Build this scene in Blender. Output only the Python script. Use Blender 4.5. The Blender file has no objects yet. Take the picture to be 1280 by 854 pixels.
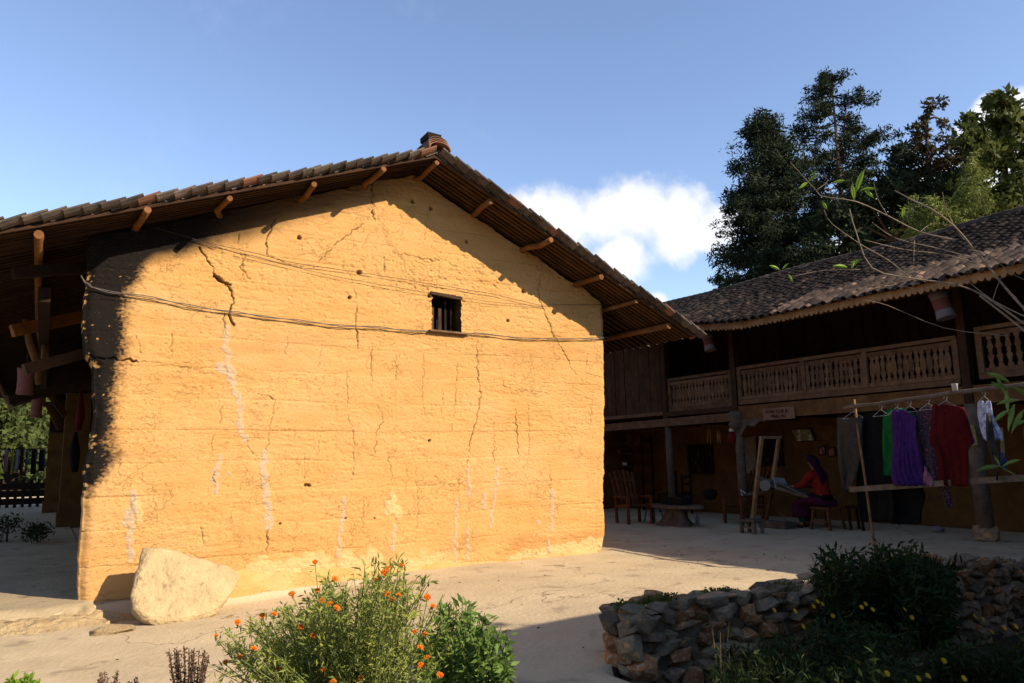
import bpy, bmesh, math, random
import numpy as np
from mathutils import Vector, Matrix, Quaternion
random.seed(7); rng = np.random.default_rng(7)
SC = bpy.context.scene; COL = SC.collection
PI = math.pi
# ------------------------------------------------------------------ camera
FOC = 950.26; YAW = math.radians(31.5326); PIT = math.radians(8.79165); ROL = math.radians(1.13853)
EYE = Vector((0, 0, 1.35))
fw = Vector((math.sin(YAW)*math.cos(PIT), math.cos(YAW)*math.cos(PIT), math.sin(PIT)))
r0 = Vector((math.cos(YAW), -math.sin(YAW), 0)); u0 = r0.cross(fw)
rt = r0*math.cos(ROL) - u0*math.sin(ROL); up = rt.cross(fw)
cam = bpy.data.cameras.new('camera'); camo = bpy.data.objects.new('camera', cam); COL.objects.link(camo)
cam.sensor_width = 36; cam.lens = FOC/1280*36; cam.clip_end = 2000; cam.clip_start = .05
camo.matrix_world = Matrix(((rt.x, up.x, -fw.x, EYE.x), (rt.y, up.y, -fw.y, EYE.y), (rt.z, up.z, -fw.z, EYE.z), (0, 0, 0, 1)))
SC.camera = camo
# ------------------------------------------------------------------ sun, sky, exposure
SUNDIR = Vector((-.62, 1, -.68)).normalized()
SUN_EL = math.asin(-SUNDIR.z); SUN_AZ = math.atan2(-SUNDIR.x, -SUNDIR.y)
sl = bpy.data.lights.new('sun', 'SUN'); sl.energy = 5.0; sl.angle = math.radians(.5); sl.color = (1, .86, .66)
so = bpy.data.objects.new('sun', sl); COL.objects.link(so); so.rotation_euler = SUNDIR.to_track_quat('-Z', 'Y').to_euler()
SC.view_settings.view_transform = 'Standard'; SC.view_settings.look = 'None'
SC.view_settings.gamma = 1; SC.view_settings.exposure = 0.92; SC.view_settings.use_curve_mapping = False
SKY_STRENGTH = .122

def px_ray(px, py): return fw*FOC + rt*(px-640) - up*(py-427)
def on_z(px, py, z=0.):
    d = px_ray(px, py); return EYE + d*((z-EYE.z)/d.z)
def on_y(px, py, y):
    d = px_ray(px, py); return EYE + d*(y/d.y)
def on_x(px, py, x):
    d = px_ray(px, py); return EYE + d*(x/d.x)
def at(px, py, depth): return EYE + px_ray(px, py)*(depth/FOC)

W = bpy.data.worlds.new('World'); SC.world = W; W.use_nodes = True
def build_world():
    nt = W.node_tree; N = nt.nodes; L = nt.links; N.clear()
    out = N.new('ShaderNodeOutputWorld'); bg = N.new('ShaderNodeBackground'); bg.inputs[1].default_value = SKY_STRENGTH
    sky = N.new('ShaderNodeTexSky'); sky.sky_type = 'NISHITA'; sky.sun_disc = False
    sky.sun_elevation = SUN_EL; sky.sun_rotation = SUN_AZ; sky.altitude = 900; sky.air_density = 1.0; sky.dust_density = 0.; sky.ozone_density = 1.0
    tc = N.new('ShaderNodeTexCoord')
    def vm(op, a, b=None):
        n = N.new('ShaderNodeVectorMath'); n.operation = op
        for i, v in enumerate((a, b)):
            if v is None: continue
            if hasattr(v, 'is_output'): L.new(v, n.inputs[i])
            else: n.inputs[i].default_value = v
        return n
    def ma(op, a, b=0., c=None, clamp=False):
        n = N.new('ShaderNodeMath'); n.operation = op; n.use_clamp = clamp
        for i, v in enumerate((a, b, c)):
            if v is None: continue
            if hasattr(v, 'is_output'): L.new(v, n.inputs[i])
            else: n.inputs[i].default_value = v
        return n.outputs[0]
    d = vm('NORMALIZE', tc.outputs['Generated']).outputs[0]
    def noise(scale, detail, rough=.6, off=(0, 0, 0)):
        n = N.new('ShaderNodeTexNoise'); n.inputs['Scale'].default_value = scale; n.inputs['Detail'].default_value = detail; n.inputs['Roughness'].default_value = rough
        v = vm('ADD', d, off).outputs[0]; L.new(v, n.inputs['Vector']); return n.outputs['Fac']
    n1 = noise(9, 8, .58); n2 = noise(30, 6, .6, (3, 1, 2)); n0 = noise(2.2, 5, .6, (7, 3, 1))
    wisp = noise(5, 7, .65, (1, 8, 4))
    # cumulus lumps given as sky directions with an angular radius
    lumps = [(650, 285, 62), (705, 282, 70), (752, 272, 62), (800, 262, 62), (845, 278, 66), (890, 288, 42), (700, 330, 68), (775, 325, 58), (820, 382, 26), (640, 330, 60), (730, 380, 55),
             (1240, 142, 26), (1272, 142, 34), (1222, 165, 26), (1165, 235, 42), (1100, 270, 46), (1255, 200, 60), (1050, 330, 44), (1180, 300, 50)]
    acc = None
    for (x, y, r) in lumps:
        c = px_ray(x, y).normalized()
        dist = vm('DISTANCE', d, tuple(c)).outputs['Value']
        v = ma('SUBTRACT', 1.0, ma('DIVIDE', dist, r/FOC*.86))
        acc = v if acc is None else ma('SMOOTH_MAX', acc, v, .25)
    f = ma('ADD', acc, ma('MULTIPLY', ma('SUBTRACT', n1, .5), 1.5))
    f = ma('ADD', f, ma('MULTIPLY', ma('SUBTRACT', n2, .5), .55))
    mr = N.new('ShaderNodeMapRange'); mr.interpolation_type = 'SMOOTHSTEP'; L.new(f, mr.inputs[0]); mr.inputs[1].default_value = .0; mr.inputs[2].default_value = .55; mr.inputs[4].default_value = .96
    # faint high wisps over the whole sky
    mw = N.new('ShaderNodeMapRange'); mw.interpolation_type = 'SMOOTHSTEP'; L.new(wisp, mw.inputs[0]); mw.inputs[1].default_value = .55; mw.inputs[2].default_value = .85; mw.inputs[4].default_value = .16
    fac = ma('MAXIMUM', mr.outputs[0], mw.outputs[0])
    skyc = N.new('ShaderNodeMix'); skyc.data_type = 'RGBA'; skyc.blend_type = 'MULTIPLY'; skyc.inputs[0].default_value = 1
    L.new(sky.outputs[0], skyc.inputs[6]); skyc.inputs[7].default_value = (SKYTINT[0], SKYTINT[1], SKYTINT[2], 1)
    cl = N.new('ShaderNodeMix'); cl.data_type = 'RGBA'; L.new(n1, cl.inputs[0])
    cl.inputs[6].default_value = (CLOUD*.80, CLOUD*.84, CLOUD*.95, 1); cl.inputs[7].default_value = (CLOUD*1.1, CLOUD*1.07, CLOUD*1.04, 1)
    mix = N.new('ShaderNodeMix'); mix.data_type = 'RGBA'; L.new(fac, mix.inputs[0]); L.new(skyc.outputs[2], mix.inputs[6]); L.new(cl.outputs[2], mix.inputs[7])
    L.new(mix.outputs[2], bg.inputs[0]); L.new(bg.outputs[0], out.inputs[0])
SKYTINT = (1.08, 1.03, 1.07); CLOUD = 4.9
build_world()

# ------------------------------------------------------------------ helpers
def rgb(r, g, b): return (r, g, b, 1)
MATS = {}
def mat(name, c1, c2=None, scale=6, stretch=(1, 1, 1), rough=.85, bump=.3, bscale=40, bdist=.01, objvar=0., huevar=0., transl=0., detail=6, spec=.12, bstretch=None, sheen=0, c3=None, s3=30, t3=.62):
    m = bpy.data.materials.new(name); m.use_nodes = True; nt = m.node_tree; N = nt.nodes; L = nt.links
    b = N['Principled BSDF']; b.inputs['Roughness'].default_value = rough; b.inputs['Specular IOR Level'].default_value = spec
    tc = N.new('ShaderNodeTexCoord'); mp = N.new('ShaderNodeMapping'); L.new(tc.outputs['Object'], mp.inputs[0]); mp.inputs['Scale'].default_value = stretch
    oi = N.new('ShaderNodeObjectInfo')
    ad = N.new('ShaderNodeVectorMath'); ad.operation = 'ADD'; L.new(mp.outputs[0], ad.inputs[0])
    sc = N.new('ShaderNodeVectorMath'); sc.operation = 'SCALE'; sc.inputs[0].default_value = (17, 31, 23); L.new(oi.outputs['Random'], sc.inputs['Scale']); L.new(sc.outputs[0], ad.inputs[1])
    n = N.new('ShaderNodeTexNoise'); n.inputs['Scale'].default_value = scale; n.inputs['Detail'].default_value = detail; n.inputs['Roughness'].default_value = .62; L.new(ad.outputs[0], n.inputs['Vector'])
    if c2 is None: c2 = tuple(x*.6 for x in c1)
    mr = N.new('ShaderNodeMapRange'); L.new(n.outputs['Fac'], mr.inputs[0]); mr.inputs[1].default_value = .32; mr.inputs[2].default_value = .68
    mx = N.new('ShaderNodeMix'); mx.data_type = 'RGBA'; L.new(mr.outputs[0], mx.inputs[0]); mx.inputs[6].default_value = rgb(*c2); mx.inputs[7].default_value = rgb(*c1)
    col = mx.outputs[2]
    if c3:
        n3 = N.new('ShaderNodeTexNoise'); n3.inputs['Scale'].default_value = s3; n3.inputs['Detail'].default_value = 5; L.new(ad.outputs[0], n3.inputs['Vector'])
        m3 = N.new('ShaderNodeMapRange'); L.new(n3.outputs['Fac'], m3.inputs[0]); m3.inputs[1].default_value = t3-.04; m3.inputs[2].default_value = t3+.06
        x3 = N.new('ShaderNodeMix'); x3.data_type = 'RGBA'; L.new(m3.outputs[0], x3.inputs[0]); L.new(col, x3.inputs[6]); x3.inputs[7].default_value = rgb(*c3); col = x3.outputs[2]
    if objvar or huevar:
        hs = N.new('ShaderNodeHueSaturation'); L.new(col, hs.inputs['Color'])
        m1 = N.new('ShaderNodeMapRange'); L.new(oi.outputs['Random'], m1.inputs[0]); m1.inputs[3].default_value = 1-objvar; m1.inputs[4].default_value = 1+objvar; L.new(m1.outputs[0], hs.inputs['Value'])
        if huevar:
            wn = N.new('ShaderNodeTexWhiteNoise'); wn.noise_dimensions = '1D'; L.new(oi.outputs['Random'], wn.inputs['W'])
            m2 = N.new('ShaderNodeMapRange'); L.new(wn.outputs['Value'], m2.inputs[0]); m2.inputs[3].default_value = .5-huevar; m2.inputs[4].default_value = .5+huevar; L.new(m2.outputs[0], hs.inputs['Hue'])
        col = hs.outputs[0]
    L.new(col, b.inputs['Base Color'])
    if bump:
        bm_ = N.new('ShaderNodeBump'); bm_.inputs['Strength'].default_value = bump; bm_.inputs['Distance'].default_value = bdist
        n2 = N.new('ShaderNodeTexNoise'); n2.inputs['Scale'].default_value = bscale; n2.inputs['Detail'].default_value = 5; L.new(ad.outputs[0], n2.inputs['Vector'])
        L.new(n2.outputs['Fac'], bm_.inputs['Height']); L.new(bm_.outputs[0], b.inputs['Normal'])
    if transl:
        o = N['Material Output']; t = N.new('ShaderNodeBsdfTranslucent'); L.new(col, t.inputs[0]); ms = N.new('ShaderNodeMixShader'); ms.inputs[0].default_value = transl
        L.new(b.outputs[0], ms.inputs[1]); L.new(t.outputs[0], ms.inputs[2]); L.new(ms.outputs[0], o.inputs[0])
    MATS[name] = m; return m

def tag(o, label=None, cat=None, group=None, kind=None):
    if label: o['label'] = label
    if cat: o['category'] = cat
    if group: o['group'] = group
    if kind: o['kind'] = kind
    return o
def empty(name, loc, label, cat, group=None, rz=0):
    o = bpy.data.objects.new(name, None); COL.objects.link(o); o.location = loc; o.rotation_euler.z = rz; o.empty_display_size = .1
    return tag(o, label, cat, group)
def link(name, me, parent=None, loc=None, rot=None, scale=None):
    """object whose mesh is in world space unless loc is given; keeps world placement under a translated parent"""
    o = bpy.data.objects.new(name, me); COL.objects.link(o)
    if parent is not None:
        o.parent = parent
        base = WPOS.get(parent.name, None)
        if base is None: base = Matrix.Translation(parent.location) @ Matrix.Rotation(parent.rotation_euler.z, 4, 'Z') if parent.parent is None else WPOS[parent.name]
        inv = base.inverted()
    else: inv = Matrix()
    m = Matrix.LocRotScale(Vector(loc) if loc is not None else Vector(), rot if rot is not None else Quaternion(), Vector(scale) if scale is not None else Vector((1, 1, 1)))
    WPOS[o.name] = m
    o.matrix_basis = inv @ m
    return o
WPOS = {}

class MB:
    def __init__(s): s.v = []; s.f = []
    def add(s, vs, fs):
        o = len(s.v); s.v.extend([tuple(v) for v in vs]); s.f.extend([tuple(i+o for i in f) for f in fs]); return s
    def box(s, a, b):
        x0, y0, z0 = a; x1, y1, z1 = b
        return s.add([(x0,y0,z0),(x1,y0,z0),(x1,y1,z0),(x0,y1,z0),(x0,y0,z1),(x1,y0,z1),(x1,y1,z1),(x0,y1,z1)],
                     [(0,3,2,1),(4,5,6,7),(0,1,5,4),(1,2,6,5),(2,3,7,6),(3,0,4,7)])
    def beam(s, p, q, w, h, upv=(0,0,1), jit=0):
        p = Vector(p); q = Vector(q); d = (q-p).normalized(); x = d.cross(Vector(upv))
        if x.length < 1e-4: x = d.cross(Vector((1,0,0)))
        x.normalize(); y = x.cross(d)
        vs = []
        for c in (p, q):
            for sx, sy in ((-1,-1),(1,-1),(1,1),(-1,1)):
                vs.append(c + x*(sx*w/2+random.uniform(-jit,jit)) + y*(sy*h/2+random.uniform(-jit,jit)))
        return s.add(vs, [(0,1,2,3),(7,6,5,4),(0,4,5,1),(1,5,6,2),(2,6,7,3),(3,7,4,0)])
    def tube(s, pts, rad, n=6, caps=True):
        pts = [Vector(p) for p in pts]; m = len(pts)
        if not hasattr(rad, '__len__'): rad = [rad]*m
        prev = None; vs = []; fs = []
        for i, p in enumerate(pts):
            d = (pts[min(i+1,m-1)]-pts[max(i-1,0)]).normalized()
            x = d.cross(Vector((0,0,1))) if prev is None else prev - d*prev.dot(d)
            if x.length < 1e-3: x = d.cross(Vector((1,0.2,0)))
            x.normalize(); prev = x; y = d.cross(x)
            for k in range(n):
                a = 2*PI*k/n; vs.append(p + x*math.cos(a)*rad[i] + y*math.sin(a)*rad[i])
        for i in range(m-1):
            for k in range(n): fs.append((i*n+k, i*n+(k+1)%n, (i+1)*n+(k+1)%n, (i+1)*n+k))
        if caps: fs.append(tuple(reversed(range(n)))); fs.append(tuple(range((m-1)*n, m*n)))
        return s.add(vs, fs)
    def lathe(s, c, prof, n=12):
        c = Vector(c); vs = []; fs = []; m = len(prof)
        for r, z in prof:
            for k in range(n): vs.append(c + Vector((r*math.cos(2*PI*k/n), r*math.sin(2*PI*k/n), z)))
        for i in range(m-1):
            for k in range(n): fs.append((i*n+k, i*n+(k+1)%n, (i+1)*n+(k+1)%n, (i+1)*n+k))
        fs.append(tuple(reversed(range(n)))); fs.append(tuple(range((m-1)*n, m*n)))
        return s.add(vs, fs)
    def prism(s, poly, d):
        """closed polygon of 3D points extruded by vector d"""
        n = len(poly); P = [Vector(p) for p in poly]; d = Vector(d)
        return s.add(P+[p+d for p in P], [tuple(range(n)), tuple(reversed(range(n, 2*n)))]+[(i, i+n, (i+1)%n+n, (i+1)%n) for i in range(n)])
    def loft(s, rings, close=True, caps=True):
        n = len(rings[0]); vs = [p for r in rings for p in r]; fs = []
        for i in range(len(rings)-1):
            for k in range(n if close else n-1): fs.append((i*n+k, i*n+(k+1)%n, (i+1)*n+(k+1)%n, (i+1)*n+k))
        if caps and close: fs.append(tuple(reversed(range(n)))); fs.append(tuple(range((len(rings)-1)*n, len(rings)*n)))
        return s.add(vs, fs)
    def mesh(s, name, m, smooth=False):
        me = bpy.data.meshes.new(name); me.from_pydata(s.v, [], s.f); me.validate(); me.update()
        bm = bmesh.new(); bm.from_mesh(me); bmesh.ops.recalc_face_normals(bm, faces=bm.faces); bm.to_mesh(me); bm.free()
        if m: me.materials.append(m)
        if smooth:
            me.shade_smooth()
            for p in me.polygons:
                if len(p.vertices) > 4: p.use_smooth = False
        return me
    def build(s, name, m, parent=None, smooth=False): return link(name, s.mesh(name, m, smooth), parent)

def fast_mesh(name, V, F, m, smooth=False, attrs=None):
    me = bpy.data.meshes.new(name); V = np.asarray(V, np.float32); F = np.asarray(F, np.int32); k = F.shape[1]
    me.vertices.add(len(V)); me.vertices.foreach_set('co', V.ravel())
    me.loops.add(F.size); me.loops.foreach_set('vertex_index', F.ravel())
    me.polygons.add(len(F)); me.polygons.foreach_set('loop_start', np.arange(len(F), dtype=np.int32)*k)
    try: me.polygons.foreach_set('loop_total', np.full(len(F), k, np.int32))
    except Exception: pass
    if attrs:
        for an, av in attrs.items():
            a = me.attributes.new(an, 'FLOAT', 'POINT'); a.data.foreach_set('value', np.asarray(av, np.float32))
    me.update(calc_edges=True); me.materials.append(m)
    if smooth: me.shade_smooth()
    return me

def vnoise(x, y, seed=0):
    x = np.asarray(x, float); y = np.asarray(y, float)
    xi = np.floor(x).astype(np.int64); yi = np.floor(y).astype(np.int64); fx = x-xi; fy = y-yi
    fx = fx*fx*(3-2*fx); fy = fy*fy*(3-2*fy)
    def h(a, b):
        n = (a*374761393 + b*668265263 + seed*974634777) & 0xffffffff
        n = ((n ^ (n >> 13))*1274126177) & 0xffffffff
        return ((n ^ (n >> 16)) & 0xffff)/65535.
    return (h(xi,yi)*(1-fx)+h(xi+1,yi)*fx)*(1-fy)+(h(xi,yi+1)*(1-fx)+h(xi+1,yi+1)*fx)*fy
def fbm(x, y, o=4, seed=0):
    s = 0; a = 1; t = 0
    for i in range(o): s = s+a*vnoise(x*2**i, y*2**i, seed+i*13); t += a; a *= .5
    return s/t
def sstep(a, b, x): t = np.clip((x-a)/(b-a), 0, 1); return t*t*(3-2*t)

def leaf_cloud(P, size, aspect, seed=0, dirs=None, droop=0., fold=False, jitdir=.6):
    """numpy quads (diamond leaves) at points P; returns V, F"""
    r = np.random.default_rng(seed); P = np.asarray(P, float); n = len(P)
    d = r.normal(size=(n, 3))
    if dirs is not None:
        d = np.asarray(dirs)/np.maximum(np.linalg.norm(dirs, axis=1, keepdims=True), 1e-6) + jitdir*d*.6
    d[:, 2] -= droop; d /= np.linalg.norm(d, axis=1, keepdims=True)
    q = r.normal(size=(n, 3)); q[:, 2] *= .3 if dirs is None else .2; w = np.cross(d, q); w /= np.maximum(np.linalg.norm(w, axis=1, keepdims=True), 1e-6)
    s = size*(r.uniform(.6, 1.35, n))[:, None]
    nrm = np.cross(d, w)
    V = np.stack([P, P+d*s*.45+w*s*aspect*.5+nrm*s*.06, P+d*s, P+d*s*.45-w*s*aspect*.5+nrm*s*.06], 1).reshape(-1, 3)
    F = np.arange(4*n).reshape(n, 4)
    return V, F
def cat_vf(lst):
    Vs = []; Fs = []; o = 0
    for V, F in lst: Vs.append(V); Fs.append(F+o); o += len(V)
    return np.concatenate(Vs), np.concatenate(Fs)
def ball_pts(c, r, n, rg, shell=.5):
    d = rg.normal(size=(n, 3)); d /= np.linalg.norm(d, axis=1, keepdims=True)
    rad = (shell+(1-shell)*rg.uniform(0, 1, n))**.8
    return np.array(c)+d*rad[:, None]*np.array(r)

# ------------------------------------------------------------------ materials
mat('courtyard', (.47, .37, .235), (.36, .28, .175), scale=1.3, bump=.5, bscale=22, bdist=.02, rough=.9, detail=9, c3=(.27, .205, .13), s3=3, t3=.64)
mat('kerb_mud', (.36, .265, .145), (.24, .17, .09), scale=7, bump=.9, bscale=24, bdist=.03, c3=(.16, .11, .06), s3=9, t3=.63)
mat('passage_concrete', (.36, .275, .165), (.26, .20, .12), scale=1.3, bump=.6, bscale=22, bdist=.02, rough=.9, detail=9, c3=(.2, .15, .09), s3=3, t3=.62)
mat('soil', (0.054, 0.036, 0.021), (0.03, 0.021, 0.012), scale=5, bump=.9, bscale=30, bdist=.04)
mat('tile', (0.115, 0.0835, 0.0662), (0.0576, 0.0461, 0.0403), scale=9, bump=.5, bscale=60, objvar=.45, huevar=.015, rough=.8, c3=(.06, .058, .05), s3=14, t3=.58)
mat('tile_red', (0.216, 0.102, 0.06), (0.144, 0.072, 0.051), scale=9, bump=.5, bscale=60, objvar=.3, rough=.85)
mat('tile_far', (.075, .050, .037), (.016, .012, .010), scale=2.2, bump=.5, bscale=60, objvar=.55, rough=.85, c3=(.19, .12, .08), s3=3.1, t3=.63)
mat('old_wood', (0.066, 0.0319, 0.0143), (0.0275, 0.0132, 0.0066), scale=4, stretch=(1, 1, 1), bump=.5, bscale=50, objvar=.2, rough=.75)
mat('purlin_wood', (0.178, 0.0744, 0.0223), (0.0992, 0.0397, 0.0124), scale=7, bump=.6, bscale=60, objvar=.15, rough=.7)
mat('rail_wood', (0.156, 0.0909, 0.0486), (0.0778, 0.0421, 0.0221), scale=7, bump=.5, bscale=60, objvar=.2, rough=.8)
mat('grey_wood', (0.132, 0.102, 0.078), (0.066, 0.048, 0.036), scale=8, bump=.5, bscale=60, objvar=.15)
mat('dark_rafter_wood', (.045, .022, .012), (.018, .009, .005), scale=4, bump=.5, bscale=50, objvar=.2)  # darker version of old_wood, on the left slope and rear rafters
mat('dark_wood', (.022, .010, .005), (.009, .005, .003), scale=6, bump=.4, bscale=50, objvar=.2, rough=.85)
mat('beam_wood', (0.128, 0.0638, 0.0234), (0.068, 0.0319, 0.0127), scale=5, bump=.4, bscale=50, objvar=.15)
mat('pale_wood', (0.294, 0.175, 0.084), (0.182, 0.098, 0.042), scale=8, bump=.3, bscale=60, objvar=.1)
mat('chair_wood', (0.12, 0.045, 0.018), (0.06, 0.021, 0.009), scale=8, bump=.3, bscale=60, objvar=.15)
mat('porch_wall', (0.102, 0.051, 0.0136), (0.0595, 0.0276, 0.00765), scale=2.5, bump=.7, bscale=25, bdist=.02, c3=(.10, .05, .02), s3=6, t3=.66)
mat('black', (.012, .011, .010), (.006, .006, .006), bump=.2)
mat('boulder', (.43, .315, .17), (.32, .23, .12), scale=5, bump=1, bscale=24, bdist=.025, rough=.9, detail=10, c3=(.25, .18, .10), s3=13, t3=.64)
mat('garden_stone', (0.246, 0.17, 0.0978), (0.102, 0.0782, 0.0553), scale=5, bump=.9, bscale=24, bdist=.02, objvar=.5, huevar=.012, c3=(.36, .19, .075), s3=4, t3=.60)
mat('stone_rust', (0.34, 0.145, 0.051), (0.204, 0.0935, 0.0425), scale=6, bump=.9, bscale=24, bdist=.02, objvar=.35, c3=(.33, .26, .18), s3=6, t3=.58)
mat('stone_core', (0.096, 0.075, 0.048), (0.042, 0.033, 0.021), scale=9, bump=.9, bscale=30, bdist=.03)
mat('cable', (0.112, 0.091, 0.077), (0.063, 0.0525, 0.042), bump=.2, rough=.6)
mat('cable_dark', (.05, .035, .03), bump=.1, rough=.6)
mat('sky_leaf', (.05, .075, .025), (.02, .035, .012), scale=1.2, bump=0, transl=.25, rough=.7)
mat('conifer_leaf', (0.0238, 0.0336, 0.014), (0.0084, 0.014, 0.007), scale=1.0, bump=0, transl=.12, rough=.8)
mat('rust_leaf', (.065, .045, .02), (.022, .022, .010), scale=1.0, bump=0, transl=.15, rough=.8)
mat('bamboo_leaf', (0.182, 0.203, 0.049), (0.084, 0.105, 0.0245), scale=1.4, bump=0, transl=.3, rough=.7)
mat('broad_leaf', (.12, .135, .03), (.035, .05, .014), scale=1.0, bump=0, transl=.35, rough=.6)
mat('marigold_leaf', (.36, .37, .08), (.15, .20, .045), scale=7, bump=0, transl=.4, rough=.6)
mat('shrub_leaf', (0.169, 0.254, 0.0562), (0.075, 0.131, 0.0281), scale=7, bump=0, transl=.3, rough=.5)
mat('dark_shrub', (0.0234, 0.0398, 0.00935), (0.00935, 0.0168, 0.00467), scale=4, bump=0, transl=.25, rough=.6)
mat('moss', (0.112, 0.119, 0.021), (0.049, 0.049, 0.0126), scale=20, bump=0, rough=.9)
mat('far_leaf', (0.0896, 0.106, 0.028), (0.028, 0.042, 0.0112), scale=.5, bump=0, transl=.3, rough=.8)
mat('dry_stem', (0.136, 0.08, 0.052), (0.072, 0.04, 0.028), scale=9, bump=0, rough=.9)
mat('stem', (.13, .16, .05), (.08, .10, .03), bump=0)
mat('twig', (.24, .19, .14), (.12, .09, .065), scale=12, bump=.3)
mat('fresh_leaf', (0.21, 0.315, 0.0375), (0.135, 0.225, 0.0225), bump=0, transl=.4, rough=.5)
mat('bark', (0.078, 0.054, 0.036), (0.036, 0.024, 0.018), bump=.6, bscale=14, bdist=.05)
mat('orange_petal', (0.68, 0.208, 0.0096), (0.6, 0.128, 0.0064), scale=40, bump=0, transl=.25, rough=.6)
mat('yellow_petal', (0.45, 0.3, 0.012), bump=0, transl=.2)
mat('pink_petal', (.6, .03, .15), bump=0)
mat('bulb_green', (.15, .16, .05), bump=0)
mat('lantern_cloth', (0.21, 0.2, 0.22), (0.165, 0.155, 0.18), scale=20, bump=.2, transl=.2)
mat('lantern_red', (.20, .085, .085), (.15, .06, .06), scale=20, bump=.2, transl=.2)
mat('metal', (.3, .3, .3), (.2, .2, .2), rough=.4, bump=0, spec=.5)
mat('white_cup', (0.45, 0.438, 0.42), (0.36, 0.348, 0.33), bump=0)
for nm, c in dict(cloth_grey=(.11, .095, .085), cloth_black=(.014, .013, .015), cloth_green=(.012, .27, .06), cloth_purple=(.12, .035, .30), cloth_red=(.17, .008, .010), cloth_pink=(.62, .28, .42), cloth_white=(.55, .55, .62), cloth_teal=(.02, .13, .09), cloth_plum=(.13, .015, .06), cloth_orange=(.46, .035, .014), cloth_violet=(.075, .010, .05), cloth_olive=(.12, .12, .06), cloth_blue=(.10, .20, .42)).items():
    c = tuple(x*(.36 if nm not in ('cloth_orange',) else .4) for x in c); mat(nm, c, tuple(x*.6 for x in c), scale=14, bump=.9, bscale=9, bdist=.05, rough=.9)
mat('cloth_pattern', (.045, .035, .05), (.012, .010, .014), scale=40, bump=.2, c3=(.25, .06, .10), s3=60, t3=.6)
mat('cloth_floral', (.50, .52, .62), (.08, .09, .22), scale=22, bump=.2)
mat('skin', (0.252, 0.119, 0.063), (0.21, 0.091, 0.049), bump=.1)
mat('paper', (0.18, 0.171, 0.144), (0.113, 0.108, 0.099), scale=9, bump=0, c3=(.12, .12, .12), s3=16, t3=.57)
mat('poster', (0.2, 0.18, 0.08), (0.08, 0.12, 0.11), scale=6, bump=0, c3=(.5, .45, .38), s3=11, t3=.56)
mat('photo_print', (.30, .12, .09), (.05, .03, .03), scale=14, bump=0)
mat('frame_yellow', (0.3, 0.204, 0.036), bump=0)
mat('glass_dark', (.02, .03, .035), rough=.2, bump=0, spec=.5)
mat('corn', (0.3, 0.18, 0.042), (0.18, 0.096, 0.024), scale=30, bump=.3)
mat('red_paint', (.12, .008, .006), bump=0)
mat('blue_plastic', (.04, .16, .25), bump=0, rough=.5)
mat('lettering', (.05, .02, .012), bump=0)
mat('sign_wood', (0.204, 0.12, 0.078), (0.144, 0.078, 0.048), scale=10, bump=.3)
mat('yarn', (0.2, 0.18, 0.16), (0.125, 0.11, 0.1), scale=30, bump=.3)
mat('plaster', (0.315, 0.28, 0.231), (0.21, 0.182, 0.14), bump=.4)

def courtyard_cracks(m):
    nt = m.node_tree; N = nt.nodes; L = nt.links; b = N['Principled BSDF']; src = b.inputs['Base Color'].links[0].from_socket
    tc = N.new('ShaderNodeTexCoord'); n = N.new('ShaderNodeTexNoise'); n.inputs['Scale'].default_value = 2.2; n.inputs['Detail'].default_value = 7; L.new(tc.outputs['Object'], n.inputs[0])
    va = N.new('ShaderNodeVectorMath'); va.operation = 'MULTIPLY_ADD'; L.new(n.outputs['Color'], va.inputs[0]); va.inputs[1].default_value = (.9, .9, .9); L.new(tc.outputs['Object'], va.inputs[2])
    v = N.new('ShaderNodeTexVoronoi'); v.feature = 'DISTANCE_TO_EDGE'; v.inputs['Scale'].default_value = .55; L.new(va.outputs[0], v.inputs['Vector'])
    r = N.new('ShaderNodeMapRange'); L.new(v.outputs['Distance'], r.inputs[0]); r.inputs[1].default_value = .002; r.inputs[2].default_value = .008; r.inputs[3].default_value = .7; r.inputs[4].default_value = 0
    g = N.new('ShaderNodeTexNoise'); g.inputs['Scale'].default_value = .7; L.new(tc.outputs['Object'], g.inputs[0]); g2 = N.new('ShaderNodeMapRange'); L.new(g.outputs['Fac'], g2.inputs[0]); g2.inputs[1].default_value = .48; g2.inputs[2].default_value = .55
    mu = N.new('ShaderNodeMath'); mu.operation = 'MULTIPLY'; L.new(r.outputs[0], mu.inputs[0]); L.new(g2.outputs[0], mu.inputs[1])
    x = N.new('ShaderNodeMix'); x.data_type = 'RGBA'; L.new(mu.outputs[0], x.inputs[0]); L.new(src, x.inputs[6]); x.inputs[7].default_value = rgb(.10, .07, .045)
    p = N.new('ShaderNodeTexNoise'); p.inputs['Scale'].default_value = .8; p.inputs['Detail'].default_value = 6; L.new(tc.outputs['Object'], p.inputs[0]); p2 = N.new('ShaderNodeMapRange'); L.new(p.outputs['Fac'], p2.inputs[0]); p2.inputs[1].default_value = .48; p2.inputs[2].default_value = .68; p2.inputs[4].default_value = .22
    y = N.new('ShaderNodeMix'); y.data_type = 'RGBA'; L.new(p2.outputs[0], y.inputs[0]); L.new(x.outputs[2], y.inputs[6]); y.inputs[7].default_value = rgb(.33, .27, .19); L.new(y.outputs[2], b.inputs['Base Color'])
courtyard_cracks(MATS['courtyard'])
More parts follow.
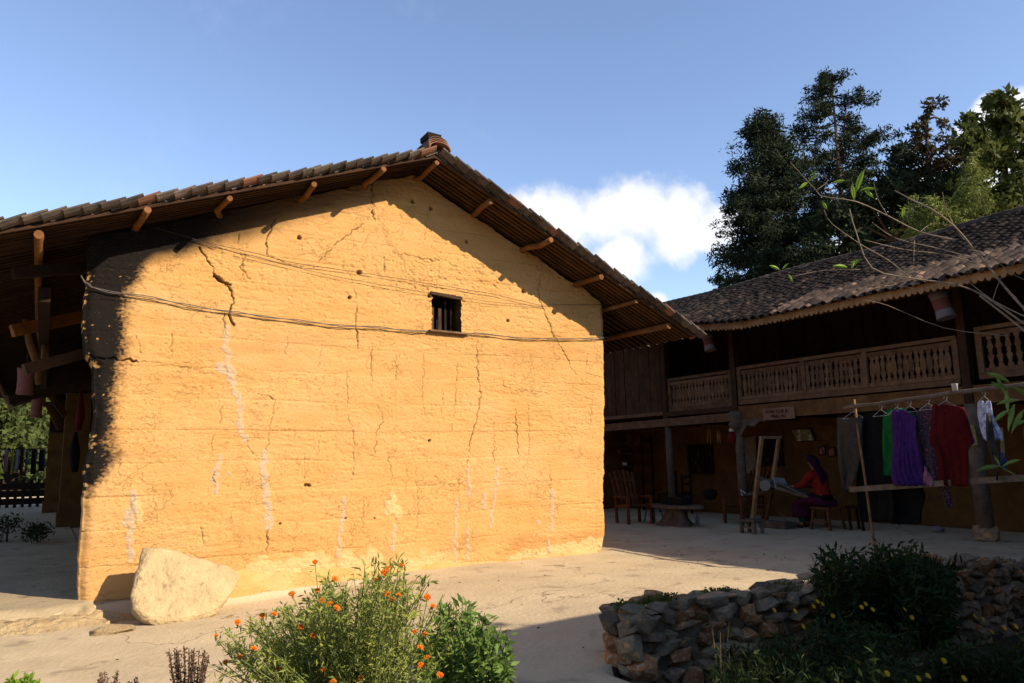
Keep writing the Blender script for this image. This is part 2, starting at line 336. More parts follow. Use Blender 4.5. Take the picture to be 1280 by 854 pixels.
def earth_material():
    m = bpy.data.materials.new('rammed_earth'); m.use_nodes = True; nt = m.node_tree; N = nt.nodes; L = nt.links
    b = N['Principled BSDF']; b.inputs['Roughness'].default_value = .95; b.inputs['Specular IOR Level'].default_value = .1
    tc = N.new('ShaderNodeTexCoord')
    def noise(scale, stretch=(1, 1, 1), detail=6, rough=.6):
        mp = N.new('ShaderNodeMapping'); mp.inputs['Scale'].default_value = stretch; L.new(tc.outputs['Object'], mp.inputs[0])
        n = N.new('ShaderNodeTexNoise'); n.inputs['Scale'].default_value = scale; n.inputs['Detail'].default_value = detail; n.inputs['Roughness'].default_value = rough; L.new(mp.outputs[0], n.inputs[0]); return n.outputs['Fac']
    def mrange(v, a, b_, c=0, d=1):
        n = N.new('ShaderNodeMapRange'); L.new(v, n.inputs[0]); n.inputs[1].default_value = a; n.inputs[2].default_value = b_; n.inputs[3].default_value = c; n.inputs[4].default_value = d; return n.outputs[0]
    def mix(f, a, b_):
        n = N.new('ShaderNodeMix'); n.data_type = 'RGBA'
        if hasattr(f, 'is_output'): L.new(f, n.inputs[0])
        else: n.inputs[0].default_value = f
        for i, v in ((6, a), (7, b_)):
            if hasattr(v, 'is_output'): L.new(v, n.inputs[i])
            else: n.inputs[i].default_value = rgb(*v)
        return n.outputs[2]
    def attr(nm): a = N.new('ShaderNodeAttribute'); a.attribute_name = nm; return a.outputs['Fac']
    c = mix(mrange(noise(1.1, (1, 1, 1.6), 5), .3, .7), EARTH_A, EARTH_B)
    c = mix(mrange(noise(2.6, (.35, 1, 3.2), 6), .5, .72, 0, .6), c, EARTH_C)
    c = mix(mrange(noise(30, (1, 1, 1.5), 4), .56, .72, 0, .35), c, (.30, .145, .045))
    c = mix(mrange(noise(70, (1, 1, 1), 3), .62, .75, 0, .45), c, (.50, .34, .17))
    c = mix(mrange(noise(.7, (.6, 1, 1.2), 6, .7), .52, .72, 0, .45), c, (.47, .31, .16))
    c = mix(mrange(noise(9, (.5, 1, 1.6), 6, .75), .55, .70, 0, .35), c, (.36, .19, .07))
    c = mix(attr('band'), c, (.33, .15, .045))
    c = mix(attr('cream'), c, (.50, .35, .165))
    c = mix(attr('mortar'), c, (.38, .285, .19))
    c = mix(attr('darkening'), c, (.08, .04, .018))
    c = mix(attr('soot_shade'), c, (.009, .007, .006))
    colsock = c
    # fine relief: grit, raked pits and hair cracks
    h1 = noise(46, (1, 1, 1.8), 6, .7); 
    v = N.new('ShaderNodeTexVoronoi'); v.feature = 'DISTANCE_TO_EDGE'; v.inputs['Scale'].default_value = 4.3
    wn = N.new('ShaderNodeTexNoise'); wn.inputs['Scale'].default_value = 5; wn.inputs['Detail'].default_value = 5; L.new(tc.outputs['Object'], wn.inputs[0])
    va = N.new('ShaderNodeVectorMath'); va.operation = 'MULTIPLY_ADD'; L.new(wn.outputs['Color'], va.inputs[0]); va.inputs[1].default_value = (.5, .5, .5); L.new(tc.outputs['Object'], va.inputs[2]); L.new(va.outputs[0], v.inputs['Vector'])
    cr = mrange(v.outputs['Distance'], 0, .022)
    gate = mrange(noise(1.7, (1, 1, 1), 3), .52, .62, 0, .8)
    mm = N.new('ShaderNodeMath'); mm.operation = 'MULTIPLY_ADD'; 
    iv = N.new('ShaderNodeMath'); iv.operation = 'SUBTRACT'; iv.inputs[0].default_value = 1; L.new(cr, iv.inputs[1])
    L.new(iv.outputs[0], mm.inputs[0]); L.new(gate, mm.inputs[1]); mm.inputs[2].default_value = 0
    hh = N.new('ShaderNodeMath'); hh.operation = 'MULTIPLY_ADD'; L.new(mm.outputs[0], hh.inputs[0]); hh.inputs[1].default_value = -1.1; L.new(h1, hh.inputs[2])
    pt = mrange(noise(34, (1, 1, 2.4), 5, .65), .60, .68); pg = mrange(noise(1.9, (1, 1, 2.6), 4), .40, .56, .15, 1)
    pm = N.new('ShaderNodeMath'); pm.operation = 'MULTIPLY'; L.new(pt, pm.inputs[0]); L.new(pg, pm.inputs[1])
    h3 = N.new('ShaderNodeMath'); h3.operation = 'MULTIPLY_ADD'; L.new(pm.outputs[0], h3.inputs[0]); h3.inputs[1].default_value = -.9; L.new(hh.outputs[0], h3.inputs[2]); hh = h3
    c = mix(pm.outputs[0], c, (.30, .15, .05)); c2_ = N.new('ShaderNodeMix'); c2_.data_type = 'RGBA'; c2_.inputs[0].default_value = .35
    L.new(colsock, c2_.inputs[6]); L.new(c, c2_.inputs[7]); L.new(c2_.outputs[2], b.inputs['Base Color'])
    bp = N.new('ShaderNodeBump'); bp.inputs['Strength'].default_value = .85; bp.inputs['Distance'].default_value = .010; L.new(hh.outputs[0], bp.inputs['Height']); L.new(bp.outputs[0], b.inputs['Normal'])
    MATS['earth'] = m
EARTH_A = (.45, .242, .078); EARTH_B = (.49, .278, .104); EARTH_C = (.40, .193, .056)
earth_material()
M = MATS

# ------------------------------------------------------------------ ground
def ground_z(x, y):
    x = np.asarray(x, float); y = np.asarray(y, float)
    z = -.13*(1-sstep(1.2, 5.0, x))*(1-sstep(8.75, 8.95, y))
    z = z + .03*(fbm(x*.45, y*.45, 3, 5)-.5) + .012*(fbm(x*2.2, y*2.2, 3, 9)-.5)
    garden = sstep(-.02, .12, gard(x, y))
    return z - .52*garden
WALL_PTS = [(3.15, 4.02), (3.55, 4.2), (4.0, 4.26), (5.1, 4.1), (6.2, 4.15), (7.4, 4.28), (8.9, 4.3), (12.5, 4.0)]
def wall_y(x): return np.interp(x, [p[0] for p in WALL_PTS], [p[1] for p in WALL_PTS])
def gard(x, y):
    """signed measure: positive inside the lower garden on the near side"""
    a = np.minimum(np.minimum(wall_y(x)+.14-y, x-3.3), 12.4-x)
    b = np.minimum(np.minimum(3.15-y, 2.2-x), x+1.6+0*y)
    return np.maximum(a, b)
def make_ground():
    xs = np.concatenate([np.linspace(-400, -20, 12)[:-1], np.linspace(-20, -3, 18)[:-1], np.arange(-3, 16, .07), np.linspace(16, 40, 14)[:-0 or None], np.linspace(60, 400, 8)])
    ys = np.concatenate([np.linspace(-400, -20, 10)[:-1], np.linspace(-20, 1, 16)[:-1], np.arange(1, 17, .07), np.linspace(17.5, 50, 16), np.linspace(70, 400, 8)])
    X, Y = np.meshgrid(xs, ys); Z = ground_z(X, Y)
    n, m = X.shape; V = np.stack([X, Y, Z], -1).reshape(-1, 3)
    i = np.arange(n*m).reshape(n, m); F = np.stack([i[:-1, :-1], i[:-1, 1:], i[1:, 1:], i[1:, :-1]], -1).reshape(-1, 4)
    me = fast_mesh('ground', V, F, M['courtyard'], True); me.materials.append(M['soil'])
    c = V[F].mean(1); soil = (gard(c[:, 0], c[:, 1]) > 0) | (np.abs(c[:, 0]) > 45) | (c[:, 1] > 45)
    me.polygons.foreach_set('material_index', soil.astype(np.int32)); 
    tag(link('ground', me), kind='structure', label='dusty tan concrete courtyard running down to garden soil')
make_ground()
# raised floor of the side passage with a worn kerb
def passage():
    xs = np.linspace(-3, .62, 120); ys = np.concatenate([np.linspace(8.6, 9.6, 14), np.linspace(9.8, 34, 60)])
    X, Y = np.meshgrid(xs, ys); edge = (1-sstep(8.60, 8.74+.12*fbm(X*1.5, X*0+3, 3, 14), Y + .16*(fbm(X*2.5, X*0, 4, 4)-.5)+.06*(fbm(X*9, Y*9, 3, 6)-.5)))
    Z = .012+.02*(fbm(X*.8, Y*.8, 3, 2)-.5)+(.035*(fbm(X*7, Y*7, 4, 2)-.5)+.05*(fbm(X*2, Y*3, 3, 12)-.5))*sstep(9.0, 8.75, Y) - .17*edge - .13*sstep(.45, .62, X)*(1-sstep(8.95, 9.1, Y))
    Y = Y - .0
    n, m = X.shape; V = np.stack([X, Y, Z+.02], -1).reshape(-1, 3); i = np.arange(n*m).reshape(n, m)
    F = np.stack([i[:-1, :-1], i[:-1, 1:], i[1:, 1:], i[1:, :-1]], -1).reshape(-1, 4)
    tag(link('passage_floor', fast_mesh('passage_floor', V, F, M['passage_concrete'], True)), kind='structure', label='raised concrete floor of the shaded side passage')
passage()
def kerb_rubble():
    xs = np.linspace(-1.8, .95, 150); ts = np.linspace(0, 1, 26); X, T = np.meshgrid(xs, ts)
    wdt = .22+.20*fbm(X*1.7, X*0, 3, 8); hgt = (.125+.05*(fbm(X*2.3, X*0, 3, 18)-.5))*(1-sstep(.45, .9, X)*.75)
    Yv = 8.74-T*wdt+.05*(fbm(X*6, T*3, 3, 9)-.5); Z = -.14+hgt*(1-T**1.3)+.05*(fbm(X*7, T*5, 4, 19)-.5)*np.sin(T*3.0)+.02*(fbm(X*22, T*12, 2, 20)-.5)-.02*T
    n, m = X.shape; V = np.stack([X, Yv, Z], -1).reshape(-1, 3); i = np.arange(n*m).reshape(n, m)
    F = np.stack([i[1:, :-1], i[1:, 1:], i[:-1, 1:], i[:-1, :-1]], -1).reshape(-1, 4)
    tag(link('kerb_rubble', fast_mesh('kerb_rubble', V, F, M['kerb_mud'], True)), 'rough crumbling mud kerb below the passage floor', 'kerb', kind='stuff')
kerb_rubble()

# ------------------------------------------------------------------ the rammed earth house
RX, RZ = 4.05, 5.22          # ridge, roof underside
SLL, SLR = .363, .463        # slopes left and right
XL_EAVE, XR_EAVE = -1.08, 8.46
YW = 9.02; YF = 8.27; YB = 30.
def roof_z(x): return RZ - (SLL*(RX-x) if x < RX else SLR*(x-RX))
house = empty('earth_house', (3.7, 9.3, 0), 'big golden rammed earth house with cracked gable wall and tiled roof', 'house')
CR = [  # crack polylines in wall picture coordinates, width, depth
 ([(249,309),(262,328),(269,344),(278,352),(286,358),(290,364),(293,379),(288,388),(288,398),(293,407)], 2.4, .06),
 ([(268,345),(280,353),(288,356)], 4.5, .09), ([(281,392),(281,412)], 1.3, .03),
 ([(307,549),(311,560),(324,575)], .9, .02), ([(334,660),(334,691)], 1.3, .03), ([(334,564),(338,530),(342,507),(345,500),(330,494),(319,492)], 1.0, .025),
 ([(268,590),(266,600),(270,608)], 1.2, .03), ([(275,530),(277,507)], .9, .02), ([(433,466),(435,519),(442,541),(442,567),(444,582),(439,601)], 1.0, .025),
 ([(484,560),(489,590),(490,604)], .9, .02), ([(447,375),(445,402),(448,436)], 1.6, .04), ([(433,330),(440,352),(447,375)], .8, .015), ([(465,432),(464,455),(465,477)], 1.3, .025), ([(495,444),(495,477)], 1., .02),
 ([(470,507),(478,515),(477,530),(470,541),(469,567)], 1.1, .025), ([(577,426),(571,471),(566,542)], .9, .02),
 ([(596,422),(597,462),(601,494),(599,508),(594,531),(588,550),(584,580)], 1.4, .035), ([(573,600),(573,625)], .8, .02), ([(618,553),(617,580)], 1.2, .03), ([(617,520),(618,553)], .8, .015),
 ([(645,510),(645,527),(647,550),(649,576)], 1.3, .03), ([(687,580),(688,613)], .9, .02), ([(679,330),(674,358),(675,377),(685,399),(693,421),(702,434),(708,445),(714,460),(721,469)], 1.3, .035),
 ([(732,466),(745,470),(762,473)], 1.0, .02), ([(735,440),(732,466)], .9, .02), ([(622,449),(629,475),(629,482),(642,488),(690,490)], .9, .018), ([(725,557),(726,572)], .8, .02),
 ([(466,228),(466,255),(466,271),(470,278)], 1.8, .05), ([(344,274),(336,293),(333,302),(334,318)], 1.9, .05), ([(334,318),(344,324),(362,331),(398,333)], 1.1, .025), ([(376,302),(379,318)], .9, .02),
 ([(455,280),(439,291),(420,305),(407,318),(398,328)], 2.0, .035), ([(306,318),(303,335),(305,350)], 1.1, .025), ([(480,321),(481,340)], 1.2, .03), ([(490,315),(518,321),(553,328)], 1.4, .025),
 ([(515,356),(521,362)], 1.2, .03), ([(299,293),(298,305)], 1.3, .03), ([(303,322),(302,337),(316,350)], 1.3, .03), ([(215,416),(214,445)], 1., .025), ([(170,420),(176,442)], .8, .02),
 ([(98,442),(126,448),(170,451)], 2.4, .05), ([(170,451),(202,454),(240,461),(272,460)], 1.0, .02), ([(538,255),(530,300)], .8, .02), ([(612,200),(680,372)], .01, .0),
 ([(250,655),(255,680)], 1.1, .02), ([(268,540),(262,570)], .7, .015), ([(380,560),(381,600)], .8, .015), ([(400,545),(397,570)], .8, .015), ([(530,440),(528,500),(534,530)], .7, .015), ([(660,500),(662,560),(656,600)], .7, .015),
 ([(555,480),(552,520)], .8, .015), ([(150,560),(148,600)], .8, .015), ([(190,600),(194,640)], .8, .015), ([(520,580),(523,640),(519,680)], .7, .015), ([(455,620),(452,660)], .7, .015), ([(360,420),(356,445)], .8, .015), ([(402,430),(398,460)], .8, .015), ([(740,500),(738,540)], .7, .015)]
MO = [  # grey repair mortar
 ([(283,410),(282,430),(284,450),(287,468),(292,488),(302,507),(298,530),(307,549)], 4.2), ([(277,459),(284,462),(288,468)], 8.),
 ([(331,567),(328,590),(332,612),(334,635),(335,659)], 5.2), ([(276,571),(268,590),(270,616)], 3.6), ([(429,623),(429,642),(424,676),(423,695)], 3.), ([(493,657),(491,687)], 3.), ([(585,582),(586,619)], 2.6), ([(571,625),(570,662),(570,718)], 2.6),
 ([(622,584),(620,610),(615,640),(614,660)], 2.6), ([(606,619),(605,636)], 4.), ([(689,613),(691,643),(690,662)], 3.6), ([(686,677),(686,696)], 3.2), ([(638,440),(641,460)], .01), ([(166,615),(164,650),(162,700)], 3.8), ([(165,640),(160,655)], 7.), ([(585,660),(586,700)], 2.4), ([(285,590),(288,594)], 2.), ([(672,651),(676,653)], 3.)]
CRM = [([(490,618),(488,640)], 4.5), ([(484,640),(497,642)], 7.), ([(432,705),(470,702)], 12), ([(320,715),(400,705)], 14), ([(300,735),(430,725)], 18), ([(470,715),(540,712)], 12), ([(690,690),(755,680)], 10), ([(640,700),(700,693)], 7), ([(170,630),(172,650)], 5)]
HOLES = [(383,607,2.4), (387,607,2.), (374,297,2.6), (449,341,3.6), (437,372,2.2), (539,261,3.), (516,252,3.2), (584,302,2.6), (655,364,3.6), (635,401,2.2), (537,551,1.8), (620,285,2.2), (432,648,1.3), (468,648,1.2), (350,655,1.2), (738,418,1.5)]
def gable_wall():
    NX, NZ = 760, 560
    zb = -.3
    u = np.linspace(0, 1, NX); t = np.linspace(0, 1, NZ)
    U, T = np.meshgrid(u, t)
    xnom = .28+U*(7.22-.28)
    top = np.where(xnom < RX, RZ-SLL*(RX-xnom), RZ-SLR*(xnom-RX)) - .02 - .10*fbm(xnom*2.5, xnom*0, 4, 77)
    Z = zb+T*(top-zb)
    # left and right outlines (batter and erosion)
    zl = [on_y(p[0], p[1], YW) for p in ((98,756),(98,700),(104,640),(106,590),(114,560),(119,520),(117,455),(106,440),(104,400),(108,350),(110,300))]
    xl = np.interp(Z[:, 0], [p.z for p in zl], [p.x for p in zl])
    xr = np.interp(Z[:, -1], [0, .2, .9, 1.8, 3.6], [7.02, 7.08, 7.10, 7.16, 7.22])
    xl = xl + .03*(fbm(Z[:, 0]*6, Z[:, 0]*0, 4, 3)-.5); xr = xr + .03*(fbm(Z[:, -1]*7, Z[:, -1]*0, 4, 8)-.5)
    X = xl[:, None]+U*(xr-xl)[:, None]
    # rammed lifts
    n0 = fbm(X*.5, Z*.5, 3, 21)
    zc = Z + .05*(fbm(X*.9, Z*0, 3, 31)-.5)
    k = zc/.345; ki = np.floor(k); fk = k-ki
    off = (vnoise(ki*3.1, X*.35, 41)-.5)*.016
    groove = np.exp(-((np.minimum(fk, 1-fk)*.345)/.010)**2)*sstep(.42, .62, fbm(X*2.2, ki*5.3, 3, 51))*.016
    D = off*.8 - groove*.5 + .014*(fbm(X*1.6, Z*2.4, 3, 61)-.5) + .006*(fbm(X*7, Z*14, 4, 71)-.5) + .0035*(fbm(X*26, Z*52, 3, 81)-.5)
    pits = sstep(.60, .70, fbm(X*18, Z*30, 3, 91))*sstep(.42, .60, fbm(X*1.3, zc*4.5, 3, 95)); D = D - .011*pits*(.3+.7*sstep(3.2, 3.8, Z)+.5*sstep(.5, .2, Z))
    rake = sstep(.56, .66, fbm(X*9, Z*36, 3, 99))*sstep(.45, .60, fbm(X*.8, ki*2.7+fk, 3, 97)); D = D - .0055*rake
    fine = sstep(.60, .66, fbm(X*30, Z*38, 2, 191))*sstep(.38, .62, fbm(X*2.3, Z*3.1, 3, 195)); D = D - .0045*fine
    D = D - .03*sstep(.35, 0, Z)*fbm(X*4, Z*6, 4, 15)*sstep(3, 5, X)
    darkening = np.zeros_like(X); mort = np.zeros_like(X); cream = np.zeros_like(X)
    PXM = .0092
    def seg_dist(pts, jit):
        P = [on_y(a, b, YW) for a, b in pts]; P = np.array([(p.x, p.z) for p in P]); Q = [P[0]]
        for a, b in zip(P[:-1], P[1:]):
            L_ = np.linalg.norm(b-a); k_ = max(1, int(L_/.028)); nrm = np.array([-(b-a)[1], (b-a)[0]])/max(L_, 1e-6)
            for j in range(1, k_+1): Q.append(a+(b-a)*j/k_ + (nrm*(rng.normal(0, jit)+math.sin(j*1.3+a[0]*20)*jit*1.2) if j < k_ else 0))
        Q = np.array(Q); best = np.full(X.shape, 9.); tt = np.zeros(X.shape)
        lo = Q.min(0)-.12; hi = Q.max(0)+.12
        msk = (X > lo[0]) & (X < hi[0]) & (Z > lo[1]) & (Z < hi[1]); x = X[msk]; z = Z[msk]; bb = np.full(x.shape, 9.); tb = np.zeros(x.shape)
        n_ = len(Q)-1
        for j in range(n_):
            a = Q[j]; d = Q[j+1]-a; l2 = max(d@d, 1e-9); s = np.clip(((x-a[0])*d[0]+(z-a[1])*d[1])/l2, 0, 1)
            dd = np.hypot(x-a[0]-s*d[0], z-a[1]-s*d[1]); c = dd < bb; bb[c] = dd[c]; tb[c] = (j+s[c])/n_
        best[msk] = bb; tt[msk] = tb; return best, tt
    for pts, w, dep in CR:
        if dep == 0: continue
        d, tt = seg_dist(pts, .008); ww = max(w*PXM*.5, .0050)*(.25+1.15*vnoise(tt*14, tt*0, int(w*100)))*(1 if w > 2 else (.6+.4*np.sin(tt*PI)))
        g = np.clip(1-d/ww, 0, 1)**.7; D = D - dep*1.0*g; darkening = np.maximum(darkening, g*(.9 if w > 1.05 else .55))  # cracks are also darkened in colour, most along their centre line
    for pts, w in MO:
        d, tt = seg_dist(pts, .010); ww = w*PXM*.78*(.35+1.3*fbm(X*18, Z*18, 3, 7)); g = sstep(1.15, .75, d/ww); mort = np.maximum(mort, g*.95*(.7+.3*sstep(.35, .6, fbm(X*30, Z*30, 3, 70)))); D = D+.004*g
    for pts, w in CRM:
        d, tt = seg_dist(pts, .02); ww = w*PXM*(.3+1.2*fbm(X*7, Z*9, 4, 17)); g = sstep(1.15, .6, d/ww); cream = np.maximum(cream, g*.8); D = D+.010*g*(.3+fbm(X*12, Z*12, 3, 18))
    cream = np.maximum(cream, .8*sstep(.42, .60, fbm(X*3, Z*4, 4, 29)+.22*sstep(.34, .0, Z)-.10)*sstep(.42, .12, Z)*sstep(1.6, 2.2, X)*sstep(5.2, 3.8, X))
    for (a, b, r) in HOLES:
        p = on_y(a, b, YW); d = np.hypot(X-p.x, (Z-p.z))*(1+.5*(fbm(X*30, Z*30, 2, 5)-.5)); g = np.clip(1.3-d/(r*PXM), 0, 1); D = D-.06*g; darkening = np.maximum(darkening, g*.8)  # holes are darkened in colour towards the middle
    # soot stain up the left end
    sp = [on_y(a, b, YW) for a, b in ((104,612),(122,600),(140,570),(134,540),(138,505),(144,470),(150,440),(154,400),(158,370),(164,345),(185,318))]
    sx = np.interp(Z, [p.z for p in sp], [p.x for p in sp]); soot_shade = sstep(.16, -.10, X-sx+.14*(fbm(X*4, Z*5, 3, 33)-.5)+.16*(fbm(X*46, Z*80, 3, 34)-.5)); soot_shade = soot_shade*(Z > sp[0].z-.1)
    lit_fleck = sstep(.64, .72, fbm(X*22, Z*30, 4, 35)+.24*np.exp(-((X-xl[:, None])/.045)**2)-.16)  # bare flecks in the soot, also painting light caught along the left edge
    soot_shade = soot_shade*(1-.9*lit_fleck)
    soot_shade = np.clip(soot_shade*1.25, 0, 1)
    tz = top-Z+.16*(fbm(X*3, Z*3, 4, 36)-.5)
    soot_shade = np.maximum(soot_shade, sstep(.52, .30, tz)*sstep(2.9, 1.3, X)); darkening = np.maximum(darkening, .85*sstep(.40, .12, tz)*sstep(4.6, 2.6, X))  # soot and eave shade painted together as a band below the left slope
    band = .55*sstep(.40, .60, fbm(X*1.4, Z*5, 4, 44))*np.exp(-((Z-.22)/.13)**2)*sstep(2.8, 4.4, X) + .30*np.exp(-((Z-(2.72+.02*X))/.16)**2)*sstep(.35, .6, fbm(X*1.2, Z*6, 4, 45))
    Yv = YW - D
    # round the end corners of the wall
    eL = X-xl[:, None]; eR = xr[:, None]-X
    Yv = Yv + .05*np.exp(-(eL/.05)**2)*(.6+.8*fbm(X*0, Z*8, 3, 6)) + .05*np.exp(-(eR/.04)**2)*(.6+.8*fbm(X*0+5, Z*8, 3, 6))
    V = np.stack([X, Yv, Z], -1).reshape(-1, 3); i = np.arange(NX*NZ).reshape(NZ, NX)
    F = np.stack([i[:-1, :-1], i[:-1, 1:], i[1:, 1:], i[1:, :-1]], -1).reshape(-1, 4)
    # window opening
    c = V[F].mean(1); wn = 0.02*(fbm(c[:, 0]*20, c[:, 2]*20, 3, 2)-.5)*2
    hole = (c[:, 0] > WX0+wn) & (c[:, 0] < WX1+wn) & (c[:, 2] > WZ0+wn*.5) & (c[:, 2] < WZ1+wn)
    F = F[~hole]
    # ends and back
    nb = len(V); extra = []; ef = []
    L_ = V.reshape(NZ, NX, 3)[:, 0]; R_ = V.reshape(NZ, NX, 3)[:, -1]
    Lb = L_.copy(); Lb[:, 1] = YW+.42; Rb = R_.copy(); Rb[:, 1] = YW+.42
    V = np.concatenate([V, Lb, Rb]); li = i[:, 0]; ri = i[:, -1]; lb = nb+np.arange(NZ); rb = lb+NZ
    F = np.concatenate([F, np.stack([lb[:-1], li[:-1], li[1:], lb[1:]], -1), np.stack([ri[:-1], rb[:-1], rb[1:], ri[1:]], -1), np.stack([rb[:-1], lb[:-1], lb[1:], rb[1:]], -1)])
    ext = lambda a: np.concatenate([a.ravel(), a[:, 0], a[:, -1]])
    at_ = dict(soot_shade=ext(soot_shade), mortar=ext(mort), cream=ext(cream), darkening=ext(darkening), band=ext(band))
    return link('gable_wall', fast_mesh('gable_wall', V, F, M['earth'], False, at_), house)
w0 = on_y(540, 366, YW); w1 = on_y(577, 416, YW); WX0, WX1, WZ0, WZ1 = w0.x, w1.x, w1.z, w0.z
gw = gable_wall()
# window: reveal, lintel board, sill boards, two bars
wn = link('window', MB().box((WX0-.06, YW+.30, WZ0-.05), (WX1+.06, YW+.33, WZ1+.05)).mesh('window', M['black']), house)
rv = MB()
rv.box((WX0-.07, YW+.012, WZ0-.06), (WX0-.012, YW+.30, WZ1+.05)); rv.box((WX1+.012, YW+.012, WZ0-.06), (WX1+.07, YW+.30, WZ1+.05))
rv.box((WX0-.012, YW+.03, WZ0-.06), (WX1+.012, YW+.30, WZ0-.012)); rv.box((WX0-.012, YW+.03, WZ1+.012), (WX1+.012, YW+.30, WZ1+.06))
rv.build('reveal', M['porch_wall'], wn)
MB().beam((WX0-.03, YW-.004, WZ1-.005), (WX1+.0, YW-.004, WZ1-.045), .07, .035, jit=.006).build('lintel', M['old_wood'], wn)
MB().beam((WX0-.06, YW-.02, WZ0-.008), (WX1+.07, YW-.02, WZ0-.022), .10, .024, jit=.004).build('sill', M['rail_wood'], wn)
MB().beam((WX0-.02, YW+.06, WZ0+.012), (WX1+.02, YW+.06, WZ0+.006), .06, .02, jit=.003).build('sill', M['grey_wood'], wn)
for k, xx in enumerate((WX0+.03, WX0+.145)):
    MB().beam((xx, YW+.075, WZ0+.02), (xx, YW+.075, WZ0+.33-.01*k), .045, .03, upv=(0, 1, 0), jit=.003).build('bar', M['old_wood'], wn)
MB().beam((WX0+.27, YW+.16, WZ0+.02), (WX0+.27, YW+.16, WZ1), .03, .03, upv=(0, 1, 0)).build('bar', M['dark_wood'], wn)
MB().beam((WX0+.36, YW+.16, WZ0+.02), (WX0+.36, YW+.16, WZ1), .03, .03, upv=(0, 1, 0)).build('bar', M['dark_wood'], wn)
# other walls of the house
MB().box((1.95, YW+.42, -.2), (2.35, YB-.5, 4.15)).build('side_wall', M['earth'], house)
MB().box((6.75, YW+.43, -.2), (7.15, YB-.5, 3.7)).build('side_wall', M['earth'], house)
bw = MB(); bw.prism([(1.95, YB-.49, -.2), (7.15, YB-.49, -.2), (7.15, YB-.49, 3.7), (RX, YB-.49, 5.0), (1.95, YB-.49, 4.2)], (0, .35, 0)); bw.build('back_wall', M['earth'], house)
for (a, b, yy, hh) in ((76, 108, 20.4, 3.9), (57, 80, 27.2, 3.8)):
    p = on_z(a, 650, 0); xa = on_y(a, 600, yy).x; xb = on_y(b, 600, yy).x
    m_ = MB(); m_.box((xa-.04, yy-.04, -.05), (xb+.04, yy+.60, .35)); m_.box((xa, yy, .35), (xb, yy+.55, hh)); m_.build('pillar', M['porch_wall'], house)
# purlins: log ends under the overhang
for (a, b, yb) in ((48,292,YB-.4), (184,263,9.4), (288,248,9.4), (394,227,9.4), (479,212,9.4), (547,203,9.4), (617,247,9.4), (688,293,9.4), (752,340,9.4), (798,378,14), (840,406,14)):
    p = on_y(a, b, 8.36); z = roof_z(p.x)-.080; r_ = .040+random.uniform(-.005, .005)
    yst = 8.36+random.uniform(-.05, .10); pts = [(p.x+random.uniform(-.02, .02)*(j+.5), yst+(yb-yst)*j/4, z-.01+.02*math.sin(j*2.1+a)) for j in range(5)]
    MB().tube(pts, [r_*random.uniform(.8, 1.15), r_*random.uniform(.85, 1.1), r_, r_, r_], 10).build('purlin', M['purlin_wood'], house, True)
pts = [(-.98, 8.38+(YB-9)*j/6, roof_z(-.98)-.10+.02*math.sin(j*1.7)) for j in range(7)]
MB().tube(pts, .05, 8).build('purlin', M['purlin_wood'], house, True)
# packing of mud and stone between wall head and roof
# rafters (flat laths running down the slope)
def rafter_v(y, side, w=.052):
    x1 = XL_EAVE+.05 if side < 0 else XR_EAVE-.03
    p = Vector((RX, y, RZ-.022)); q = Vector((x1, y, roof_z(x1)-.022))
    return p, q
st = MB(); cnt = 0; y = YF+.13
while y < YB:
    for side in (-1, 1):
        p, q = rafter_v(y, side)
        if side > 0 and y > 14: continue
        if y < 12: MB().beam(p, q, .055, .03, jit=.004).build('rafter', M['dark_rafter_wood' if side < 0 else 'old_wood'], house)
        else: st.beam(p, q, .055, .03)
    y += .092+random.uniform(-.006, .006) if y < 9.2 else .14
tag(st.build('rafter_run', M['dark_rafter_wood'], house), kind='stuff')
# roof deck under tiles, thin
dk = MB(); s_ = .012
for side, xe in ((-1, XL_EAVE), (1, XR_EAVE)):
    dk.prism([(RX, YF+.10, RZ), (xe, YF+.10, roof_z(xe)), (xe, YF+.10, roof_z(xe)+s_), (RX, YF+.10, RZ+s_)], (0, YB-YF, 0))
dk.build('roof_deck', M['dark_wood'], house)
def tile_mesh(name, L_=.235, w=.19, sag=.045, th=.013, convex=True, nseg=5):
    m_ = MB(); rings = []
    for xx in (0, L_):
        top = []; bot = []
        for k in range(nseg+1):
            a = -1+2*k/nseg; yy = a*w/2; zz = sag*(1-a*a) if convex else sag*(a*a)
            top.append((xx, yy, zz+th)); bot.append((xx, yy*.97, zz))
        rings.append(top+bot[::-1])
    m_.loft(rings); return m_.mesh(name, M['tile'])
T_COV = tile_mesh('tile_cover', sag=.034); T_TRO = tile_mesh('tile_trough', convex=False, w=.2, sag=.04)
T_COV_R = T_COV.copy(); T_COV_R.materials.clear(); T_COV_R.materials.append(M['tile_red'])
T_TRO_R = T_TRO.copy(); T_TRO_R.materials.clear(); T_TRO_R.materials.append(M['tile_red'])
def slope_mat(side, sl):  # local +x runs down the slope
    d = Vector((side, 0, -sl)).normalized(); yv = Vector((0, 1 if side > 0 else -1, 0)); n = d.cross(yv); 
    if n.z < 0: n = -n
    yv = n.cross(d); return Matrix((d, yv, n)).transposed()
def place_tile(me, mtx, p, parent, red=False, tilt=.13, jit=.03, name='roof_tile'):
    rot = mtx @ Matrix.Rotation(random.uniform(-jit, jit)*1.5, 3, 'Z') @ Matrix.Rotation(-tilt+random.uniform(-.03, .03), 3, 'Y').transposed()
    return link(name, me, parent, loc=p+Vector((0, 0, .012)), rot=rot.to_quaternion(), scale=(random.uniform(.92, 1.06), random.uniform(.95, 1.05), 1.15))
EXP = .175
stuffV = []; 
def tile_geo(me):
    V = np.array([v.co[:] for v in me.vertices]); F = [tuple(p.vertices) for p in me.polygons]; return V, F
COVQ = [0]
